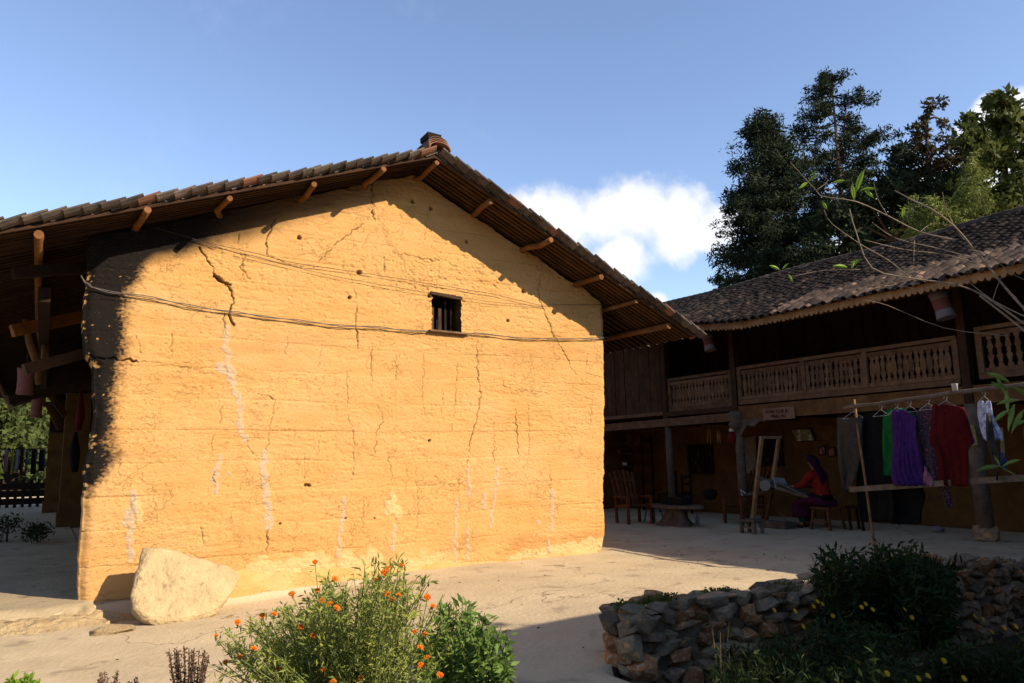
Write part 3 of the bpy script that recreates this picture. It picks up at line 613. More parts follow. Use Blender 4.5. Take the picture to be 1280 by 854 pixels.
def cover_np(mtx, P, L_=.235, w=.17, sag=.05, seed=0):
    """batch of simple cover tiles (open arcs with a front lip) as one mesh"""
    P = np.asarray(P, float); n = len(P); r = np.random.default_rng(seed)
    prof = np.array([(-w/2, 0), (-w*.28, sag*.72), (0, sag), (w*.28, sag*.72), (w/2, 0)])
    lv = []
    for xx, dz in ((0, 0), (L_, .012), (L_, -.004)):
        k_ = 1.0 if dz > -.001 else .92
        for (yy, zz) in prof: lv.append((xx, yy*k_, zz*k_+dz+(.0)))
    lv = np.array(lv); q = []
    for a in range(2):
        for k in range(4): q.append((a*5+k, a*5+k+1, (a+1)*5+k+1, (a+1)*5+k))
    q = np.array(q)
    R = np.array(mtx)
    ls = lv[None]*np.stack([r.uniform(.93, 1.05, n), r.uniform(.9, 1.08, n), r.uniform(.85, 1.15, n)], 1)[:, None, :]
    ang = r.normal(0, .03, n); c, s = np.cos(ang)[:, None], np.sin(ang)[:, None]
    x = ls[..., 0]*c-ls[..., 1]*s; y_ = ls[..., 0]*s+ls[..., 1]*c; ls = np.stack([x, y_, ls[..., 2]+.07*ls[..., 0]+r.normal(0, .003, n)[:, None]], -1)
    V = ls@R.T+P[:, None, :]; F = (q[None]+(np.arange(n)*len(lv))[:, None, None]).reshape(-1, 4)
    return V.reshape(-1, 3), F
for side, sl, xe in ((-1, SLL, XL_EAVE), (1, SLR, XR_EAVE)):
    mtx = slope_mat(side, sl); cs = 1/math.sqrt(1+sl*sl); nrow = int(abs(xe-RX)/cs/EXP)
    mats_ = []
    P = []
    for col in range(90):
        yc = YF+.085+col*.20
        if yc > YB: break
        for r_ in range(nrow+1):
            s = .02+r_*EXP+random.uniform(-.022, .022)
            x = RX+side*s*cs; z = roof_z(x)
            off = mtx@Vector((0, 0, .016))
            if col < 2:
                red = random.random() < .10
                place_tile(T_TRO_R if red else T_TRO, mtx, Vector((x, yc+random.uniform(-.012, .012), z))+off, house)
                red = random.random() < .07
                place_tile(T_COV_R if red else T_COV, mtx, Vector((x-side*.07, yc+.10+random.uniform(-.012, .012), z+.020))+off, house)
            else: P.append((x, yc+.10, z+.02))
    V, F = cover_np(mtx, P, seed=side+5)
    tag(link('tile_field', fast_mesh('tile_field', V, F, M['tile']), house), kind='stuff')
# ridge: stacked curved caps and a block on top
rdg = MB(); 
for k in range(60):
    y0 = YF+.45+k*.42
    if y0 > YB: break
    rdg.add([(RX+.13*math.cos(a), y0+dy, RZ+.05+.11*math.sin(a)) for dy in (0, .45) for a in np.linspace(0, PI, 7)], [(j, j+1, j+8, j+7) for j in range(6)])
tag(rdg.build('ridge_cap_row', M['tile'], house), kind='stuff')
for k, (r_, dz, red) in enumerate(((.155, .03, 1), (.15, .065, 1), (.145, .10, 1), (.14, .135, 0))):
    m_ = MB(); rings = []
    for yy in (YF-.03+k*.02, YF+.40):
        rings.append([(RX+r_*math.cos(a), yy, RZ+dz+r_*.62*math.sin(a)) for a in np.linspace(0, PI, 9)]+[(RX+(r_-.014)*math.cos(a), yy, RZ+dz+(r_-.014)*.62*math.sin(a)) for a in np.linspace(PI, 0, 9)])
    m_.loft(rings); m_.build('ridge_tile', M['tile_red' if red else 'tile'], house)
MB().beam((RX-.02, YF+.10, RZ+.25), (RX-.02, YF+.34, RZ+.25), .19, .07, jit=.006).build('ridge_block', M['dark_wood'], house)
# mud bedding under the ridge on the left slope
# timber frame under the left eave: crooked braces and tie beams
def px_beam(name, a, b, w, h, m_, parent, rnd=False):
    if rnd: MB().tube([a, (Vector(a)+Vector(b))/2+Vector((.02, 0, .02)), b], w/2, 8).build(name, m_, parent, True)
    else: MB().beam(a, b, w, h, jit=.006).build(name, m_, parent)
px_beam('tie_beam', on_y(112, 394, 12.3), on_y(15, 414, 12.0), .12, .16, M['purlin_wood'], house)
px_beam('tie_beam', on_y(112, 334, 9.5), on_y(16, 342, 9.3), .12, .12, M['dark_wood'], house)
px_beam('tie_beam', on_y(112, 440, 10.2), on_y(30, 462, 10.0), .10, .12, M['old_wood'], house)
px_beam('tie_beam', on_y(112, 480, 12.2), on_y(10, 500, 12.0), .10, .12, M['dark_wood'], house)
MB().tube([on_y(33, 398, 12.6), on_y(38, 430, 12.7), on_y(46, 452, 12.8), on_y(50, 480, 12.9)], .055, 8).build('brace', M['rail_wood'], house, True)
MB().tube([on_y(57, 430, 12.9), on_y(56, 452, 12.9)], .05, 8).build('brace', M['rail_wood'], house, True)
MB().tube([on_y(62, 492, 16), on_y(80, 518, 16.6)], .06, 8).build('brace', M['old_wood'], house, True)
MB().tube([on_y(60, 505, 16), on_y(75, 535, 16.6)], .06, 8).build('brace', M['old_wood'], house, True)
# outer posts of the passage
for (a, yy) in ((-24, 20),):
    p = on_y(a, 620, yy); MB().tube([(p.x, yy, -.05), (p.x+.02, yy, 1.6), (p.x, yy, roof_z(p.x)-.05)], .11, 9).build('post', M['dark_wood'], house, True)
# ragged thatch-like end of the passage roof, a dark plank ceiling
MB().beam((-.1, YW+.5, roof_z(-.1)-.5), (-.1, 26, roof_z(-.1)-.5), .12, .16).build('eave_plate', M['dark_wood'], house)
m_ = MB(); m_.box((.1, 24.0, 2.3), (2.0, 24.12, 3.9)); m_.build('plank_screen', M['dark_wood'], house)
m_ = MB(); m_.box((.05, 16.6, 2.75), (2.0, 16.7, 3.9)); m_.build('plank_screen', M['dark_wood'], house)

# ------------------------------------------------------------------ cables on the wall
def cable(name, pts, off, r, m_, label, strands=1, wob=.01):
    P = [on_y(a, b, YW) for a, b in pts]; e = empty(name, P[0], label, 'cable')
    for s in range(strands):
        Q = []
        for i, (a, b) in enumerate(zip(P[:-1], P[1:])):
            for j in range(4):
                q = a.lerp(b, j/4); q = q+Vector((0, -off-random.uniform(0, .006), random.uniform(-1, 1)*wob*.3+(s*.018*math.sin((i*4+j)*.9+s*2)))); Q.append(q)
        Q.append(P[-1]+Vector((0, -off, 0)))
        MB().tube(Q, r, 5).build('strand', m_, e, True)
cable('power_cable', [(101,347),(107,354),(114,360),(158,369),(221,379),(284,391),(332,396),(385,404),(439,408),(490,412),(540,415),(578,418),(592,418),(655,423),(702,425),(759,422)], .035, .0052, M['cable'], 'thick twisted power cable sagging across the earth wall below the small window', 2)
cable('power_cable', [(180,282),(253,303),(320,318),(363,329),(458,343),(553,358),(619,369),(671,382),(750,381)], .03, .0035, M['cable_dark'], 'thin upper cable running across the gable from the left roof edge')
cable('power_cable', [(240,300),(300,319),(426,348),(521,365),(619,379),(680,384)], .03, .003, M['cable_dark'], 'thinnest cable just below the thin upper one on the gable')

# ------------------------------------------------------------------ boulder
def boulder():
    poly = [(181,685),(203,684),(230,690),(262,698),(285,705),(300,717),(297,733),(286,748),(272,764),(248,773),(225,778),(195,781),(178,773),(166,760),(165,738),(172,712)]
    def slab(px, py):
        t = (785-py)/100.; return on_y(px, py, 8.12+.42*t)
    F_ = [slab(*p) for p in poly]; c = sum(F_, Vector())/len(F_)
    bm = bmesh.new(); rings = []
    nrm = Vector((0.02, -1, .45)).normalized()
    for sc_, dep in ((.0, .035), (.35, .03), (.72, .02), (.93, .0), (1.0, -.035), (1.0, -.10), (.97, -.19), (.80, -.26)):
        rings.append([bm.verts.new(c+(p-c)*max(sc_, .02)+nrm*dep) for p in F_])
    n = len(F_)
    for a, b in zip(rings[:-1], rings[1:]):
        for k in range(n): bm.faces.new((a[k], a[(k+1) % n], b[(k+1) % n], b[k]))
    bm.faces.new(rings[0]); bm.faces.new(list(reversed(rings[-1])))
    bmesh.ops.recalc_face_normals(bm, faces=bm.faces)
    bmesh.ops.subdivide_edges(bm, edges=bm.edges, cuts=3, use_grid_fill=True)
    from mathutils import noise as mn
    bm.normal_update()
    for v in bm.verts:
        p = v.co*3.2; d = mn.noise(p)*.020+mn.noise(p*3)*.012+mn.noise(p*8)*.007-.010*max(0, mn.noise(p*2.2+Vector((9, 2, 4)))*2-.5)
        # flaked steps
        d += .012*round(2*mn.noise(p*.9+Vector((5, 1, 3))))
        v.co += v.normal*d
    me = bpy.data.meshes.new('boulder'); bm.to_mesh(me); bm.free(); me.materials.append(M['boulder']); me.shade_smooth()
    tag(link('boulder', me), 'large pale flat boulder leaning on the foot of the earth wall', 'boulder')
boulder()
# small stones and a broken slab at the wall foot
def hull(n=18, seed=0, ex=(1, 1, 1), flat=.0):
    r = random.Random(seed); bm = bmesh.new()
    for _ in range(n):
        v = Vector((r.gauss(0, 1), r.gauss(0, 1), r.gauss(0, 1))).normalized()
        s = max(abs(v.x), abs(v.y), abs(v.z)); v = v.lerp(v/s, .55)*r.uniform(.88, 1.0)
        bm.verts.new((v.x*ex[0]/2, v.y*ex[1]/2, v.z*ex[2]/2))
    res = bmesh.ops.convex_hull(bm, input=bm.verts)
    junk = [g for g in res['geom_interior'] if isinstance(g, bmesh.types.BMVert)]; bmesh.ops.delete(bm, geom=junk, context='VERTS')
    bmesh.ops.bevel(bm, geom=list(bm.edges), offset=.03, segments=1, affect='EDGES') if flat else None
    return bm
def hull_mesh(name, n, seed, m_, ex=(1, 1, 1)):
    bm = hull(n, seed, ex); me = bpy.data.meshes.new(name); bm.to_mesh(me); bm.free(); me.materials.append(m_); return me
p = on_z(140, 788, -.12); tag(link('flat_stone', hull_mesh('flat_stone', 20, 3, M['boulder']), loc=p, scale=(.42, .34, .09)), 'flat pale slab lying left of the big boulder', 'stone')
p = on_z(72, 772, -.07); tag(link('kerb_stone', hull_mesh('kerb_stone', 22, 5, M['courtyard']), loc=p, scale=(.5, .2, .16), rot=Quaternion((0, 0, 1), .1)), 'low worn mud lump on the passage kerb', 'stone')
talus = MB()
def talus_mesh():
    xs = np.linspace(1.2, 6.9, 200); ts = np.linspace(0, 1, 14); X, T = np.meshgrid(xs, ts)
    h = (.05+.17*fbm(X*1.6, X*0, 4, 3))*np.interp(X, [1.2, 1.7, 3.4, 4.2, 6.0, 6.3, 6.9], [.2, 1.3, 1.1, .5, .25, .6, .5])
    Yv = YW+.03-T*(.10+.9*h); Z = h*(1-T)**1.6*(.75+.5*fbm(X*5, T*3, 3, 8))-.04*T+ground_z(X, Yv)*sstep(0, .6, T)+ground_z(X, Yv)*(1-sstep(0, .6, T))
    n, m = X.shape; V = np.stack([X, Yv, Z], -1).reshape(-1, 3); i = np.arange(n*m).reshape(n, m)
    F = np.stack([i[1:, :-1], i[1:, 1:], i[:-1, 1:], i[:-1, :-1]], -1).reshape(-1, 4)
    o = np.full(len(V), .45)*sstep(.35, .6, fbm(V[:, 0]*3, V[:, 2]*9, 3, 3)); tag(link('mud_plinth', fast_mesh('mud_plinth', V, F, M['earth'], True, dict(cream=o)), house), kind='stuff')
talus_mesh()

# ------------------------------------------------------------------ the timber gallery house on the right
FX = 12.13; BX = 13.75; EX = 10.98; EZ = 3.80; TX = 14.6; TZ = 5.48
barn = empty('timber_house', (12.5, 9, 0), 'dark two storey timber house with balcony gallery and curved tile roof', 'house')
Y0, Y1 = -3.0, 17.5
SLB = (TZ-EZ)/(TX-EX)
def eave_drop(y): return .10*max(0, (y-9.)/3.)**1.5 + .03*math.sin(y*.8) 
def eave_z(y): return EZ + (.28*max(0, (y-9.6)/2.)**1.3 if y < 12 else .28*(1.2**1.3)+.1*(y-12))
def broof(x, y):
    t = (x-EX)/(TX-EX); return eave_z(y)*(1-t) + (TZ+.02*math.sin(y*1.3))*t - .10*math.sin(PI*min(max(t, 0), 1))
# walls of the ground floor porch and upper floor
def rough_wall(name, x, ya, yb, za, zb, m_, parent, th=.3, amp=.03):
    ys = np.linspace(ya, yb, max(8, int((yb-ya)/.06))); zs = np.linspace(za, zb, max(6, int((zb-za)/.06))); Y_, Z_ = np.meshgrid(ys, zs)
    X_ = x - amp*(fbm(Y_*1.2, Z_*1.6, 4, int(x*7)))-.012*fbm(Y_*8, Z_*9, 3, 5); n, m = X_.shape
    V = np.stack([X_, Y_, Z_], -1).reshape(-1, 3); i = np.arange(n*m).reshape(n, m); F = np.stack([i[:-1, :-1], i[1:, :-1], i[1:, 1:], i[:-1, 1:]], -1).reshape(-1, 4)
    o = link(name, fast_mesh(name, V, F, m_, False), parent)
    MB().box((x+.02, ya, za), (x+th, yb, zb)).build(name+'_core', m_, parent); return o
rough_wall('porch_wall', BX, Y0, 16.2, -.1, 2.35, M['porch_wall'], barn)
MB().box((BX-2.6, 16.2, -.1), (BX+.3, 16.5, 2.3)).build('end_wall', M['porch_wall'], barn)
# upper storey plank wall set behind the gallery
y = Y0
while y < 15.2:
    w = random.uniform(.17, .25); MB().box((13.15+random.uniform(0, .02), y, 2.42), (13.20, y+w-.012, 4.75)).build('wall_plank', M['dark_wood'], barn); y += w
MB().box((13.22, Y0, 2.2), (13.30, 17.4, 4.72)).build('wall_backing', M['dark_wood'], barn)
# closed plank bay at the far end (behind the earth house eave)
y = 13.05; i_ = 0
while y < 15.9:
    w = random.uniform(.15, .22); MB().box((FX+.02+random.uniform(0, .015), y, 2.36), (FX+.06, y+w-.01, 4.4)).build('bay_plank', M['old_wood'], barn); y += w
MB().box((FX-.03, 13.0, 2.28), (FX+.09, 15.95, 2.36)).build('bay_sill', M['rail_wood'], barn)
# gallery floor, beams
MB().box((FX+.04, Y0, 2.24), (13.22, 16.2, 2.33)).build('gallery_floor', M['dark_wood'], barn)
MB().beam((FX+.02, Y0, 2.19), (FX+.02, 10.92, 2.19), .10, .28, jit=.003).build('front_beam', M['beam_wood'], barn)
MB().beam((FX-.02, 10.98, 2.12), (FX-.02, 16.0, 2.08), .12, .17, jit=.003).build('front_beam', M['rail_wood'], barn)
MB().beam((FX-.01, 11.0, 2.29), (FX-.01, 13.0, 2.29), .10, .10).build('front_beam', M['old_wood'], barn)
for k in range(19):
    yy = Y0+.5+k*.95; MB().beam((FX+.05, yy, 2.11), (BX, yy, 2.11), .09, .12, jit=.004).build('joist', M['dark_wood'], barn)
# posts
def post(y, z0, r, base=False, zt=None):
    MB().tube([(FX+.02, y, z0), (FX+.03, y+.01, 1.2), (FX+.02, y, 2.05)], [r*1.05, r, r*.95], 10).build('post', M['grey_wood'], barn, True)
    MB().beam((FX, y, 2.0), (FX, y, broof(FX, y)-.05), .13, .13, upv=(0, 1, 0)).build('upper_post', M['old_wood'], barn)
    if base:
        o = hull_mesh('post_base', 24, 4, M['garden_stone']); link('post_base', o, barn, loc=(FX+.02, y, .12), scale=(.42, .36, .28))
post(10.97, .0, .09); post(6.31, .2, .12, True); post(13.05, 0, .08); post(2.6, .2, .12, True)
# carved bracket by the first post
br = MB(); br.prism([(FX-.04, 10.90, 2.05), (FX-.04, 10.15, 2.05), (FX-.04, 10.25, 1.99), (FX-.04, 10.40, 1.99), (FX-.04, 10.52, 1.90), (FX-.04, 10.72, 1.93), (FX-.04, 10.90, 1.70)], (.06, 0, 0)); br.build('carved_bracket', M['grey_wood'], barn)
br = MB(); br.lathe((FX-.06, 10.97, 1.86), [(.05, 0), (.13, .05), (.15, .12), (.11, .16), (.14, .22), (.15, .32), (.09, .38)], 12); br.build('carved_knob', M['grey_wood'], barn, True)
# gallery balustrade
def baluster_mesh(h, w, seed, name='baluster'):
    r = random.Random(seed); k = seed % 3
    prof = [(0, .42), (.08, .42), (.12, .22), (.22, .30), (.36, .50), (.44, .22), (.5, .34), (.56, .22), (.64, .50), (.78, .30), (.88, .22), (.92, .42), (1, .42)] if k == 0 else \
           [(0, .42), (.1, .42), (.16, .20), (.34, .48), (.5, .5), (.66, .48), (.84, .20), (.9, .42), (1, .42)] if k == 1 else \
           [(0, .42), (.1, .40), (.25, .2), (.5, .46), (.75, .2), (.9, .40), (1, .42)]
    m_ = MB(); L_ = [(-w*a, z*h) for z, a in prof]; R_ = [(w*a, z*h) for z, a in reversed(prof)]
    m_.prism([(0, y, z) for y, z in L_+R_], (.022, 0, 0)); return m_.mesh(name, M['rail_wood'])
BAL = [baluster_mesh(.42, .095, k) for k in range(3)]
def balustrade(ya, yb, zbot, ztop, n, mids, kinds, x=FX-.03):
    MB().beam((x+.01, ya, ztop-.03), (x+.01, yb, ztop-.03), .09, .06, jit=.002).build('hand_rail', M['rail_wood'], barn)
    MB().beam((x+.01, ya+.02, ztop-.12), (x+.01, yb-.02, ztop-.12), .04, .07, jit=.002).build('upper_rail', M['rail_wood'], barn)
    MB().beam((x+.01, ya, zbot+.04), (x+.01, yb, zbot+.04), .08, .09, jit=.002).build('bottom_rail', M['rail_wood'], barn)
    MB().beam((x+.01, ya+.02, zbot+.125), (x+.01, yb-.02, zbot+.125), .035, .07, jit=.002).build('lower_rail', M['rail_wood'], barn)
    for q in [ya+.04]+mids+[yb-.04]: MB().beam((x, q, zbot+.09), (x, q, ztop-.06), .05, .09, upv=(0, 1, 0)).build('rail_stile', M['rail_wood'], barn)
    h = ztop-.155-(zbot+.16)
    for k in range(n):
        yy = ya+.12+(yb-ya-.24)*(k+.5)/n
        if any(abs(yy-q) < .075 for q in mids): continue
        j = kinds[sum(yy > q for q in mids) % len(kinds)]
        if isinstance(j, tuple): j = j[k % len(j)]
        link('baluster', BAL[j], barn, loc=(x, yy, zbot+.16), scale=(1, random.uniform(.95, 1.05), h/.42), rot=Quaternion((1, 0, 0), random.uniform(-.03, .03)))
ma_, mb_ = on_x(1006, 470, FX).y, on_x(1084, 470, FX).y
balustrade(6.40, 10.86, 2.36, 3.13, 42, [mb_, ma_], [(1, 1, 0), (0, 0, 1), (2, 1, 0, 1)])
balustrade(11.08, 12.98, 2.34, 3.10, 17, [], [1], x=FX+.02)
balustrade(2.7, 6.16, 2.42, 3.22, 24, [4.4], [(0,)], x=FX+.06)
# roof: tiles, fringe board, rafters, ridge
MB().loft([[(x, y, broof(x, y)-.02), (x, y, broof(x, y)-.06)] for y in np.linspace(Y0, Y1, 62) for x in (EX,)], close=False) if 0 else None
def roof_sheet(name, zo, m_, th=.03):
    xs = np.linspace(EX+.03, TX, 10); ys = np.linspace(Y0, Y1, 62); V = []; 
    for dz in (0, -th):
        for y in ys:
            for x in xs: V.append((x, y, broof(x, y)+zo+dz))
    n = len(ys); m = len(xs); F = []
    for a in range(n-1):
        for b in range(m-1):
            i = a*m+b; F.append((i, i+1, i+m+1, i+m)); i += n*m; F.append((i, i+m, i+m+1, i+1))
    m__ = MB(); m__.add(V, F); m__.add([(TX, Y0, TZ), (TX+3.6, Y0, EZ), (TX+3.6, Y1, EZ), (TX, Y1, TZ)], [(0, 1, 2, 3)]); return m__.build(name, m_, barn)
roof_sheet('roof_deck', 0, M['dark_wood'])
for k in range(81):
    yy = Y0+.1+k*.25
    MB().beam((EX+.04, yy, broof(EX+.04, yy)-.06), (TX, yy, broof(TX, yy)-.06), .05, .05, jit=.003).build('rafter', M['dark_wood'], barn)
for xx in (11.3, 12.13, 13.1):
    MB().tube([(xx, y, broof(xx, y)-.15) for y in np.linspace(Y0, Y1, 13)], .065, 8).build('purlin', M['old_wood'], barn, True)
# scalloped fringe boards
yy = Y0; 
while yy < 13.6:
    L_ = 1.15; top = []; bot = []; n_ = 12
    for k in range(n_*4+1):
        t = k/(n_*4); y = yy+t*(L_-.008); ph = (t*n_/2) % 1.0
        d = .10+.045*abs(math.sin(ph*2*PI)) if ph < .5 else .085+.05*abs(math.sin(ph*6*PI))
        zt = broof(EX, y)-.005; top.append((EX-.005, y, zt)); bot.append((EX-.005, y, zt-d))
    m_ = MB(); r1 = [(a, (a[0]+.02, a[1], a[2])) for a in top]
    V = []; 
    for a, b in zip(top, bot): V += [a, b, (b[0]+.018, b[1], b[2]), (a[0]+.018, a[1], a[2])]
    F = []
    for k in range(len(top)-1):
        for c in range(4): F.append((k*4+c, k*4+(c+1) % 4, k*4+4+(c+1) % 4, k*4+4+c))
    F += [(0, 1, 2, 3), tuple(len(V)-4+j for j in (3, 2, 1, 0))]
    m_.add(V, F).build('fringe_board', M['pale_wood'], barn); yy += L_
nrow = int((TX-EX)/.125/1.0); P = []; near = []
mtxB = Matrix(((math.cos(math.atan(SLB)), 0, math.sin(math.atan(SLB))), (0, 1, 0), (-math.sin(math.atan(SLB)), 0, math.cos(math.atan(SLB))))) # placeholder
d_ = Vector((-1, 0, -SLB)).normalized(); y_ = Vector((0, -1, 0)); n__ = Vector((-SLB, 0, 1)).normalized(); mtxB = Matrix((d_, n__.cross(d_), n__)).transposed()
TB = tile_mesh('tile_gallery', L_=.20, w=.165, sag=.055, th=.012, nseg=4); TB.materials.clear(); TB.materials.append(M['tile_far'])
col = 0; yy = Y0+.1
while yy < Y1:
    wob = random.uniform(-.02, .02)
    for r_ in range(nrow+1):
        x = EX-.04+.19*0+ (r_+1)*.125; z = broof(x, yy)+.03
        q = (x+random.uniform(-.012, .012), yy+wob*math.sin(r_*.4)+random.uniform(-.008, .008), z)
        if 4.5 < yy < 9.3 and r_ < 11 and len(near) < 275: near.append(q)
        else: P.append(q)
    yy += .185; col += 1
for q in near:
    rot = mtxB @ Matrix.Rotation(random.uniform(-.05, .05), 3, 'Z') @ Matrix.Rotation(-.08+random.uniform(-.05, .05), 3, 'Y').transposed()
    link('roof_tile', TB, barn, loc=q, rot=rot.to_quaternion(), scale=(random.uniform(.95, 1.05), random.uniform(.88, 1.06), random.uniform(.9, 1.5)))
V, F = cover_np(mtxB, P, L_=.20, w=.16, sag=.055, seed=3)
tag(link('tile_field', fast_mesh('tile_field', V, F, M['tile_far']), barn), kind='stuff')
# troughs between
V, F = cover_np(mtxB, [(a, b+.092, c-.012) for a, b, c in P+near], L_=.20, w=.12, sag=.012, seed=4)
tag(link('trough_field', fast_mesh('trough_field', V, F, M['tile_far']), barn), kind='stuff')
m_ = MB()
yy = Y0
while yy < Y1:
    z = TZ+.03+.02*math.sin(yy*1.3); m_.tube([(TX, yy, z), (TX, yy+.24, z+.012)], [.085, .095], 8); yy += .2
tag(m_.build('ridge_tile_row', M['tile_far'], barn), kind='stuff')

def wall_quad(x, pts, th): return [on_x(a, b, x) for a, b in pts], (th, 0, 0)
# barred windows in the porch wall
def barred_window(px0, py0, px1, py1, x=BX-.06, parent=None, nb=5):
    a = on_x(px0, py0, x); b = on_x(px1, py1, x); ya, yb = sorted((a.y, b.y)); za, zb = sorted((a.z, b.z))
    w = MB().box((x+.03, ya, za), (x+.05, yb, zb)).build('window', M['black'], parent)
    f = MB(); f.box((x-.03, ya-.05, za-.05), (x+.04, ya, zb+.05)); f.box((x-.03, yb, za-.05), (x+.04, yb+.05, zb+.05)); f.box((x-.03, ya, zb), (x+.04, yb, zb+.05)); f.box((x-.03, ya, za-.05), (x+.04, yb, za)); f.build('frame', M['dark_wood'], w)
    for k in range(nb):
        yy = ya+(yb-ya)*(k+1)/(nb+1); MB().box((x-.01, yy-.012, za), (x+.01, yy+.012, zb)).build('bar', M['dark_wood'], w)
barred_window(888, 557, 863, 590, parent=barn)
barred_window(975, 549, 950, 580, parent=barn, nb=1)
a = on_x(1012, 556, BX)

def thing_mesh(name, mb, m_, label, cat, group=None, smooth=False):
    return tag(mb.build(name, m_, None, smooth), label, cat, group)
# ------------------------------------------------------------------ lanterns
def lantern(px, py, x, hgt, w, label, tilt, cols=('lantern_cloth', 'lantern_red'), yy=None):
    c = on_x(px, py, x) if yy is None else on_y(px, py, yy); e = empty('lantern', c, label, 'lantern', 'cloth lanterns hanging from the eaves')
    R = Matrix.Rotation(tilt, 3, 'X')
    def part(nm, z0, z1, r0_, r1_, rm, m_):
        m__ = MB(); rings = []
        for t in np.linspace(0, 1, 5):
            r = r0_*(1-t)+r1_*t-rm*math.sin(PI*t); z = z0+(z1-z0)*t
            rings.append([c+R@Vector((r*math.cos(2*PI*k/14), r*math.sin(2*PI*k/14), z)) for k in range(14)])
        m__.loft(rings).build(nm, m_, e, True)
    part('shade', -hgt/2, hgt/2, w*.53, w*.55, w*.08, M[cols[0]]); part('red_band', -hgt*.2, hgt*.27, w*.475, w*.485, .0, M[cols[1]])
    m__ = MB(); m__.tube([c+R@Vector((0, 0, hgt/2)), c+Vector((0, .02, hgt/2+.25))], .006, 5); m__.build('cord', M['cable_dark'], e)
lantern(886, 428, 11.65, .36, .23, 'small grey and red cloth lantern above the far end of the balcony', -.2)
lantern(1178, 382, 11.55, .42, .27, 'larger pale lantern with pink band hanging beside the right balcony post', -.22)
lantern(32, 477, 0, .36, .20, 'dim red lantern nearest under the left eave of the earth house', .1, ('lantern_red', 'lantern_red'), yy=12)
lantern(46, 507, 0, .42, .18, 'dim red lantern farther back under the left eave', .1, ('lantern_red', 'lantern_red'), yy=16)

# ------------------------------------------------------------------ sign, posters, hanging things
a = on_x(954, 511, FX-.07); b = on_x(994, 523, FX-.07)
sg = empty('name_board', (FX-.05, (a.y+b.y)/2, (a.z+b.z)/2), 'pale wooden board with dark lettering fixed under the gallery', 'sign')
MB().box((FX-.085, b.y, b.z), (FX-.055, a.y, a.z)).build('board', M['sign_wood'], sg)
def text(name, s, size, loc, rot, m_, parent):
    cu = bpy.data.curves.new(name, 'FONT'); cu.body = s; cu.size = size; cu.extrude = .003; cu.align_x = 'CENTER'; cu.align_y = 'CENTER'
    o = bpy.data.objects.new(name, cu); COL.objects.link(o); dg = bpy.context.evaluated_depsgraph_get(); me = bpy.data.meshes.new_from_object(o.evaluated_get(dg)); bpy.data.objects.remove(o)
    me.materials.clear(); me.materials.append(m_); return link(name, me, parent, loc=loc, rot=rot)
RF = Matrix(((0, 0, -1), (-1, 0, 0), (0, 1, 0))).to_quaternion()   # faces -X, reads towards -Y
text('lettering', 'Vườn Quê Jò', .10, (FX-.09, (a.y+b.y)/2+.03, a.z*.68+b.z*.32), RF, M['lettering'], sg)
text('lettering', 'Miên Hò', .10, (FX-.09, (a.y+b.y)/2, a.z*.27+b.z*.73), RF, M['lettering'], sg)
def flat_quad(name, pts, x, m_, label, cat, th=.012, frame=None, group=None, fw_=.02):
    P = [on_x(p[0], p[1], x) for p in pts]; c = sum(P, Vector())/4
    if not frame: return thing_mesh(name, MB().prism(P, (th, 0, 0)), m_, label, cat, group)
    e = empty(name, c, label, cat, group); MB().prism([c+(p-c)*1.0 for p in P], (-.008, 0, 0)).build('print', m_, e)
    for i in range(4): MB().beam(P[i], P[(i+1) % 4], fw_, fw_, upv=(1, 0, 0)).build('frame_bar', frame, e)
    return e
flat_quad('framed_map', [(989, 537), (1013, 536), (1019, 551), (996, 552)], BX-.10, M['poster'], 'tilted framed chart high on the ochre porch wall', 'poster', frame=M['dark_wood'])
flat_quad('framed_photo', [(1024, 559), (1031, 558), (1032, 568), (1024, 569)], BX-.08, M['photo_print'], 'left of the two little black framed photos above the weaver', 'photo', frame=M['black'], group='small framed photos on the porch wall')
flat_quad('framed_photo', [(1036, 560), (1043, 559), (1044, 570), (1036, 571)], BX-.08, M['photo_print'], 'right of the two little black framed photos above the weaver', 'photo', frame=M['black'], group='small framed photos on the porch wall')
flat_quad('wall_calendar', [(921, 550), (945, 545), (945, 591), (924, 592)], BX-.07, M['paper'], 'pale paper hanging on the wall behind the first porch post', 'calendar')
flat_quad('yellow_picture_frame', [(1209, 533), (1217, 532), (1222, 556), (1214, 557)], 12.0, M['paper'], 'small yellow edged picture beside the red dress', 'picture', frame=M['frame_yellow'], fw_=.018)
flat_quad('leaning_picture_frame', [(1251, 535), (1253, 535), (1256, 570), (1252, 571)], 12.0, M['paper'], 'thin pale picture edge behind the floral blouse', 'picture', frame=M['frame_yellow'], fw_=.014)
flat_quad('porch_plank', [(1018, 531), (1046, 530), (1048, 549), (1024, 551)], BX-.14, M['beam_wood'], 'orange brown board on the porch wall beside the framed chart', 'board', th=.03)
def bunch(px, py0, py1, x, m_, name, label, cat, n=4, w=.03, group=None):
    c = on_x(px, py0, x); e = on_x(px, py1, x); m__ = MB()
    for k in range(n):
        dy = random.uniform(-w, w); dx = random.uniform(-w, w); L_ = (e-c)*random.uniform(.75, 1)
        m__.tube([c, c+Vector((dx, dy, 0))+L_*.35, c+Vector((dx*1.3, dy*1.5, 0))+L_], [.006, .022, .006], 6)
    return thing_mesh(name, m__, m_, label, cat, group, True)
bunch(886, 531, 559, 12.6, M['corn'], 'corn_bunch', 'long bunch of dried corn left of the other under the gallery', 'corn', group='corn bunches hanging under the gallery')
bunch(898, 536, 556, 12.5, M['corn'], 'corn_bunch', 'short bunch of dried corn nearer the first post', 'corn', group='corn bunches hanging under the gallery')
bunch(786, 541, 560, 12.9, M['chair_wood'], 'dried_bundle', 'brown dried bundle hanging left above the shelf', 'bundle', 6, .06, 'dried bundles above the shelf')
